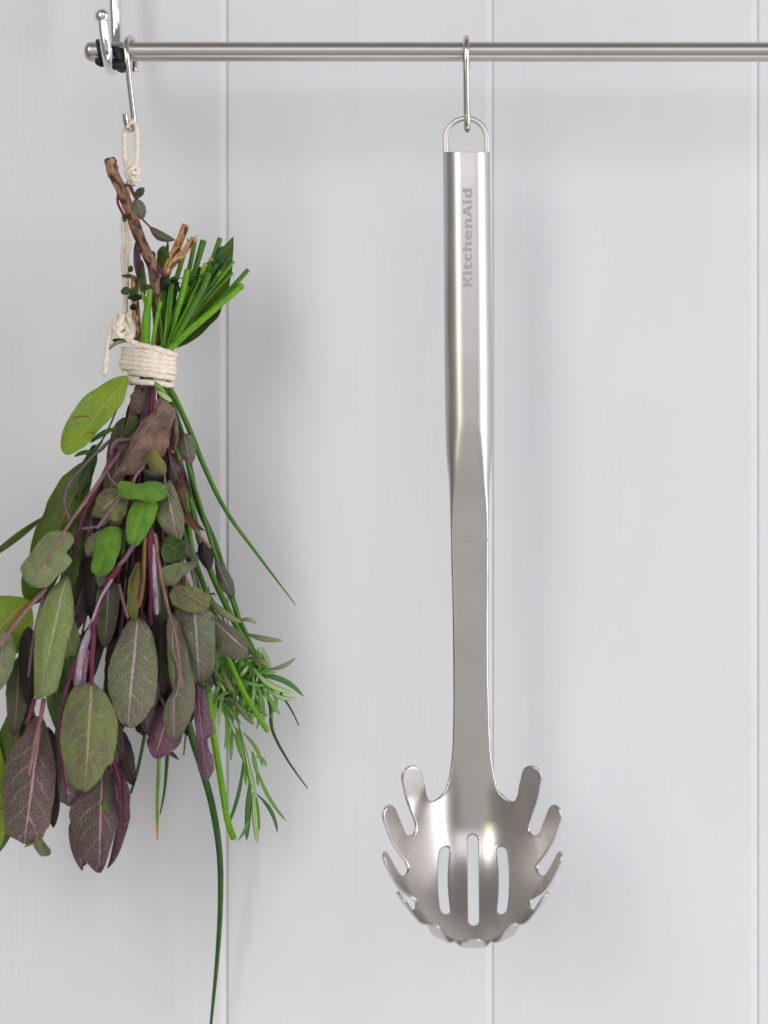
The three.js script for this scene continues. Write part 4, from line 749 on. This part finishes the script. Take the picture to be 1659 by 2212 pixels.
for (const [m, x, y, x2, y2, w, bow] of [['olive', 985, 18, 1312, 82, 22, 4], ['olive', 1000, 240, 1186, 306, 25, -4], ['olive', 1190, 342, 1430, 238, 17, 6], ['mid', 1095, 348, 1265, 364, 15, 4], ['pale', 1055, 335, 1412, 550, 24, 12], ['deep', 1050, 400, 1506, 590, 22, -16], ['lime', 900, 412, 1185, 486, 14, 6], ['pale', 1175, 505, 1446, 602, 19, 10], ['mid', 1150, 535, 1290, 752, 17, 0], ['mid', 1108, 470, 1190, 790, 16, -26], ['mid', 1100, 500, 1090, 745, 19, -6], ['pale', 1050, 395, 985, 770, 17, -8], ['pale', 1005, 310, 930, 412, 17, 0], ['mid', 960, 255, 925, 345, 14, 0], ['olive', 765, 325, 886, 572, 24, 3], ['mid', 850, 545, 688, 662, 17, 6], ['pale', 720, 415, 802, 545, 13, 0], ['mid', 776, 635, 942, 835, 17, 0], ['olive', 828, 595, 1028, 832, 19, -4], ['pale', 722, 555, 688, 830, 19, 0], ['pale', 762, 600, 738, 862, 14, 0], ['mid', 790, 690, 788, 1062, 14, -6], ['mid', 832, 790, 818, 1092, 13, 0], ['mid', 862, 840, 848, 1166, 14, 0], ['pale', 800, 715, 922, 992, 16, 0], ['mid', 862, 815, 952, 1152, 18, 0], ['mid', 902, 865, 942, 1132, 14, 0], ['mid', 1040, 640, 1075, 885, 13, -10], ['deep', 985, 700, 1170, 705, 9, 8]])
  needle(s1, m === 'lime' ? 'mid' : m, F(x, y, z1(y) + 2), F(x2, y2, z1(y2) + (x % 7)), w / 4.17, bow);
needle(s1, 'olive', I(1150, 1000, 44), I(1500, 1250, 42), 7.5, 6); needle(s1, 'olive', I(1470, 1225, 42), I(1665, 1262, 40), 4, -5);
for (let k = 0; k < 130; k++) { const x = rr(620, 1150), y = rr(120, 640), a = rr(-0.7, 1.0); needle(s1, ['deep', 'mid', 'mid', 'pale'][k % 4], F(x, y, rr(24, 41)), F(x + Math.sin(a) * rr(140, 240), Math.min(880, y + Math.cos(a) * rr(160, 280)), rr(18, 34)), rr(3.2, 5), rr(-6, 6)); }
for (const [m, x, y, x2, y2, w, bow] of [['deep', 958, 1170, 800, 1790, 15, -8], ['deep', 1020, 1345, 990, 1885, 25, 0], ['mid', 1005, 1500, 908, 1892, 15, -12], ['mid', 970, 1175, 986, 1388, 14, 0], ['mid', 1080, 1490, 1106, 1792, 14, 0], ['mid', 1082, 1275, 1096, 1392, 12, 0], ['mid', 1042, 1080, 1090, 1302, 17, 0], ['pale', 1050, 1445, 1085, 1905, 25, 0], ['mid', 1080, 1225, 1352, 1712, 15, 8], ['deep', 1080, 1465, 1268, 1816, 16, -10], ['mid', 958, 915, 1135, 1222, 15, -8], ['mid', 1078, 1125, 1168, 1226, 13, -6], ['pale', 925, 875, 1078, 1474, 25, 3]])
  needle(s2, m, F(x, y, z1(y)), F(x2, y2, z1(y2) + (m === 'pale' ? 4 : 1)), w / 4.17, bow);
// stray needles on the left and at the tie
const s3 = sprig([D(262, 860, 52), D(232, 930, 54), D(196, 990, 55)], 2);
for (const [m, p, q, w, b] of [['deep', G(430, 585, 56), G(222, 622, 57), 4.4, 5], ['deep', G(640, 340, 56), G(375, 490, 56), 5, 4], ['olive', K(610, 868, 60), K(272, 1008, 60), 3.6, 8], ['mid', G(560, 470, 57), G(450, 590, 57), 4, 0], ['deep', G(500, 470, 54), G(300, 690, 54), 4.5, 0], ['mid', K(960, 1500, 62), K(1280, 1800, 63), 4.6, -3], ['pale', K(1080, 1680, 63), K(1340, 1870, 62), 6, 0]]) needle(s3, m, p, q, w, b);

// ---------- the twine ----------
const cotton = texture(64, 512, (u, v) => { const f = vnoise(u * 22 + v * 90, v * 60, 501) * 0.5 + vnoise(u * 40 + v * 200, v * 160, 503) * 0.5, speck = vnoise(u * 9, v * 70, 507) > 0.93 ? 0.25 : 0, k = 0.97 + (f - 0.5) * 0.12; return [k * (1 - speck * 0.4), k * (0.945 - speck * 0.7), k * (0.87 - speck)]; }, true);
cotton.repeat.set(1, 12);
const cottonBump = texture(64, 512, grey((u, v) => vnoise(u * 16 + v * 120, v * 90, 511) * 0.6 + vnoise(u * 40 + v * 240, v * 200, 513) * 0.4));
cottonBump.repeat.set(1, 12);
const twineMat = new THREE.MeshPhysicalMaterial({ map: cotton, bumpMap: cottonBump, bumpScale: 0.0005, roughness: 0.95, sheen: 0.4, sheenRoughness: 0.6, sheenColor: new THREE.Color().setRGB(0.6, 0.57, 0.52) });
const twine = thing('cotton_twine', 'undyed cotton twine wound round the herb stems and looped on the hook', 'twine');
const fuzzPaths = [];
const cord = (name, pts, r, o = {}) => (fuzzPaths.push([V(...pts), r]), part(name, tube(V(...pts), r, { rad: 18, ply: 3, twist: 1400, depth: 0.075, seg: Math.max(24, pts.length * 22), ...o }), twineMat, twine));
cord('loop', [A(500, 1420, 55), A(465, 1330, 54.5), A(452, 1200, 54), A(454, 1080, 54), A(470, 1020, 54.5), A(498, 995, 54.2), A(530, 990, 53.6), A(552, 1060, 53.4), A(554, 1180, 53.6), A(548, 1310, 54), A(530, 1420, 54.5)], 5);
cord('strand', [A(500, 1430, 54), A(462, 1560, 51), A(446, 1750, 49), A(448, 2000, 49), B(497, 330, 49), B(508, 560, 50), B(520, 735, 52)], 4.8);
cord('strand', [A(530, 1430, 54), A(500, 1580, 50.5), A(484, 1750, 49.5), A(494, 2000, 49.5), B(528, 330, 50), B(524, 560, 51), B(512, 745, 53)], 4.8);
cord('knot', [A(490, 1330, 57), A(470, 1380, 58), A(490, 1440, 58), A(540, 1430, 58), A(565, 1380, 57.5), A(535, 1350, 58.5), A(500, 1390, 59.5), A(520, 1450, 58), A(560, 1460, 56.5)], 5.4);
cord('knot', [A(545, 1340, 56), A(560, 1400, 57.5), A(530, 1400, 60), A(500, 1370, 59)], 5.2);
cord('knot', [K(600, 440, 57), K(560, 520, 58), K(590, 650, 60), K(650, 730, 61), K(690, 700, 60.5), K(660, 560, 60), K(610, 450, 59)], 6);
cord('knot', [K(640, 470, 58), K(690, 610, 60), K(670, 760, 61.5), K(590, 800, 61.5), K(540, 770, 60)], 6);
cord('knot', [K(520, 640, 58), K(420, 700, 60), K(440, 560, 62), K(500, 450, 61), K(450, 400, 59), K(400, 480, 59), K(380, 600, 61), K(430, 720, 62), K(500, 770, 61), K(560, 720, 60)], 6.2);
cord('knot', [K(500, 420, 57), K(520, 560, 60), K(470, 640, 62), K(400, 640, 61), K(345, 580, 59.5)], 6);
cord('tail', [K(345, 570, 59.5), K(318, 650, 60), K(285, 760, 60), K(258, 940, 59.5), K(235, 1150, 59), K(205, 1400, 58.5)], 6);
{ // the windings: separate turns, lying one above the other, sloping down to the right
  const turns = [[262, 381, 755, 766, 5.9], [262, 380, 763, 775, 5.6], [260, 381, 773, 785, 5.8], [258, 382, 783, 795, 5.8], [260, 381, 792, 804, 5.6], [274, 379, 803, 816, 6], [274, 376, 822, 832, 5.8]];
  turns.forEach(([l, r, yl, yr, w], k) => {
    const q = [], cx = (l + r) / 2, a = (r - l) / 2 - w, y2 = turns[k + 1] ? [turns[k + 1][2], turns[k + 1][3]] : [yl + 8, yr + 6];
    for (let i = 0; i <= 26; i++) { const t = (i / 26) * Math.PI * 2 + Math.PI, c = Math.cos(t), f = i / 26, yy = mix(yl, yr, (1 + c) / 2) + Math.sin(i * 1.9 + k) * 0.5; q.push(P(cx + c * a, Math.sin(t) > 0 ? mix(yy, yy + 4, f) : yy, 51 - Math.sin(t) * (11.5 + (k % 2) * 0.5))); }
    fuzzPaths.push([q, w]);
    part('winding', tube(q, w, { rad: 18, ply: 3, twist: 1300, depth: 0.05, seg: 150 }), twineMat, twine);
  });
  cord('strand', [K(560, 780, 60.5), K(640, 850, 62.4), K(760, 905, 63), K(960, 955, 63.3), K(1150, 1000, 62.4), K(1330, 1060, 58.5), K(1395, 1080, 52)], 5.8);
}
{ // loose cotton fibres
  const hairs = [];
  for (const [pts, r] of fuzzPaths) {
    const c = new THREE.CatmullRomCurve3(pts), n = Math.ceil(c.getLength() / 0.0011);
    for (let k = 0; k < n; k++) {
      const u = rnd(), p = c.getPointAt(u), t = c.getTangentAt(u), o = new THREE.Vector3(rr(-1, 1), rr(-1, 1), rr(-0.4, 1));
      o.addScaledVector(t, -o.dot(t)).normalize();
      const L = rr(4, 11) * PXM, a = p.clone().addScaledVector(o, r * PXM * 0.85), b = a.clone().addScaledVector(o, L * 0.6).addScaledVector(t, rr(-0.7, 0.7) * L), d = b.clone().addScaledVector(o, L * 0.2).addScaledVector(t, rr(-0.8, 0.8) * L).add(new THREE.Vector3(0, -L * 0.2, 0));
      hairs.push(tube([a, b, d], 0.32, { rad: 3, seg: 4, ends: ['none', 'none'] }));
    }
  }
  const f = part('loose_fibre', mergeGeometries(hairs), new THREE.MeshPhysicalMaterial({ color: new THREE.Color().setRGB(0.8, 0.74, 0.64), roughness: 1 }), twine);
  f.userData.kind = 'stuff';
}
renderer.render(scene, camera);
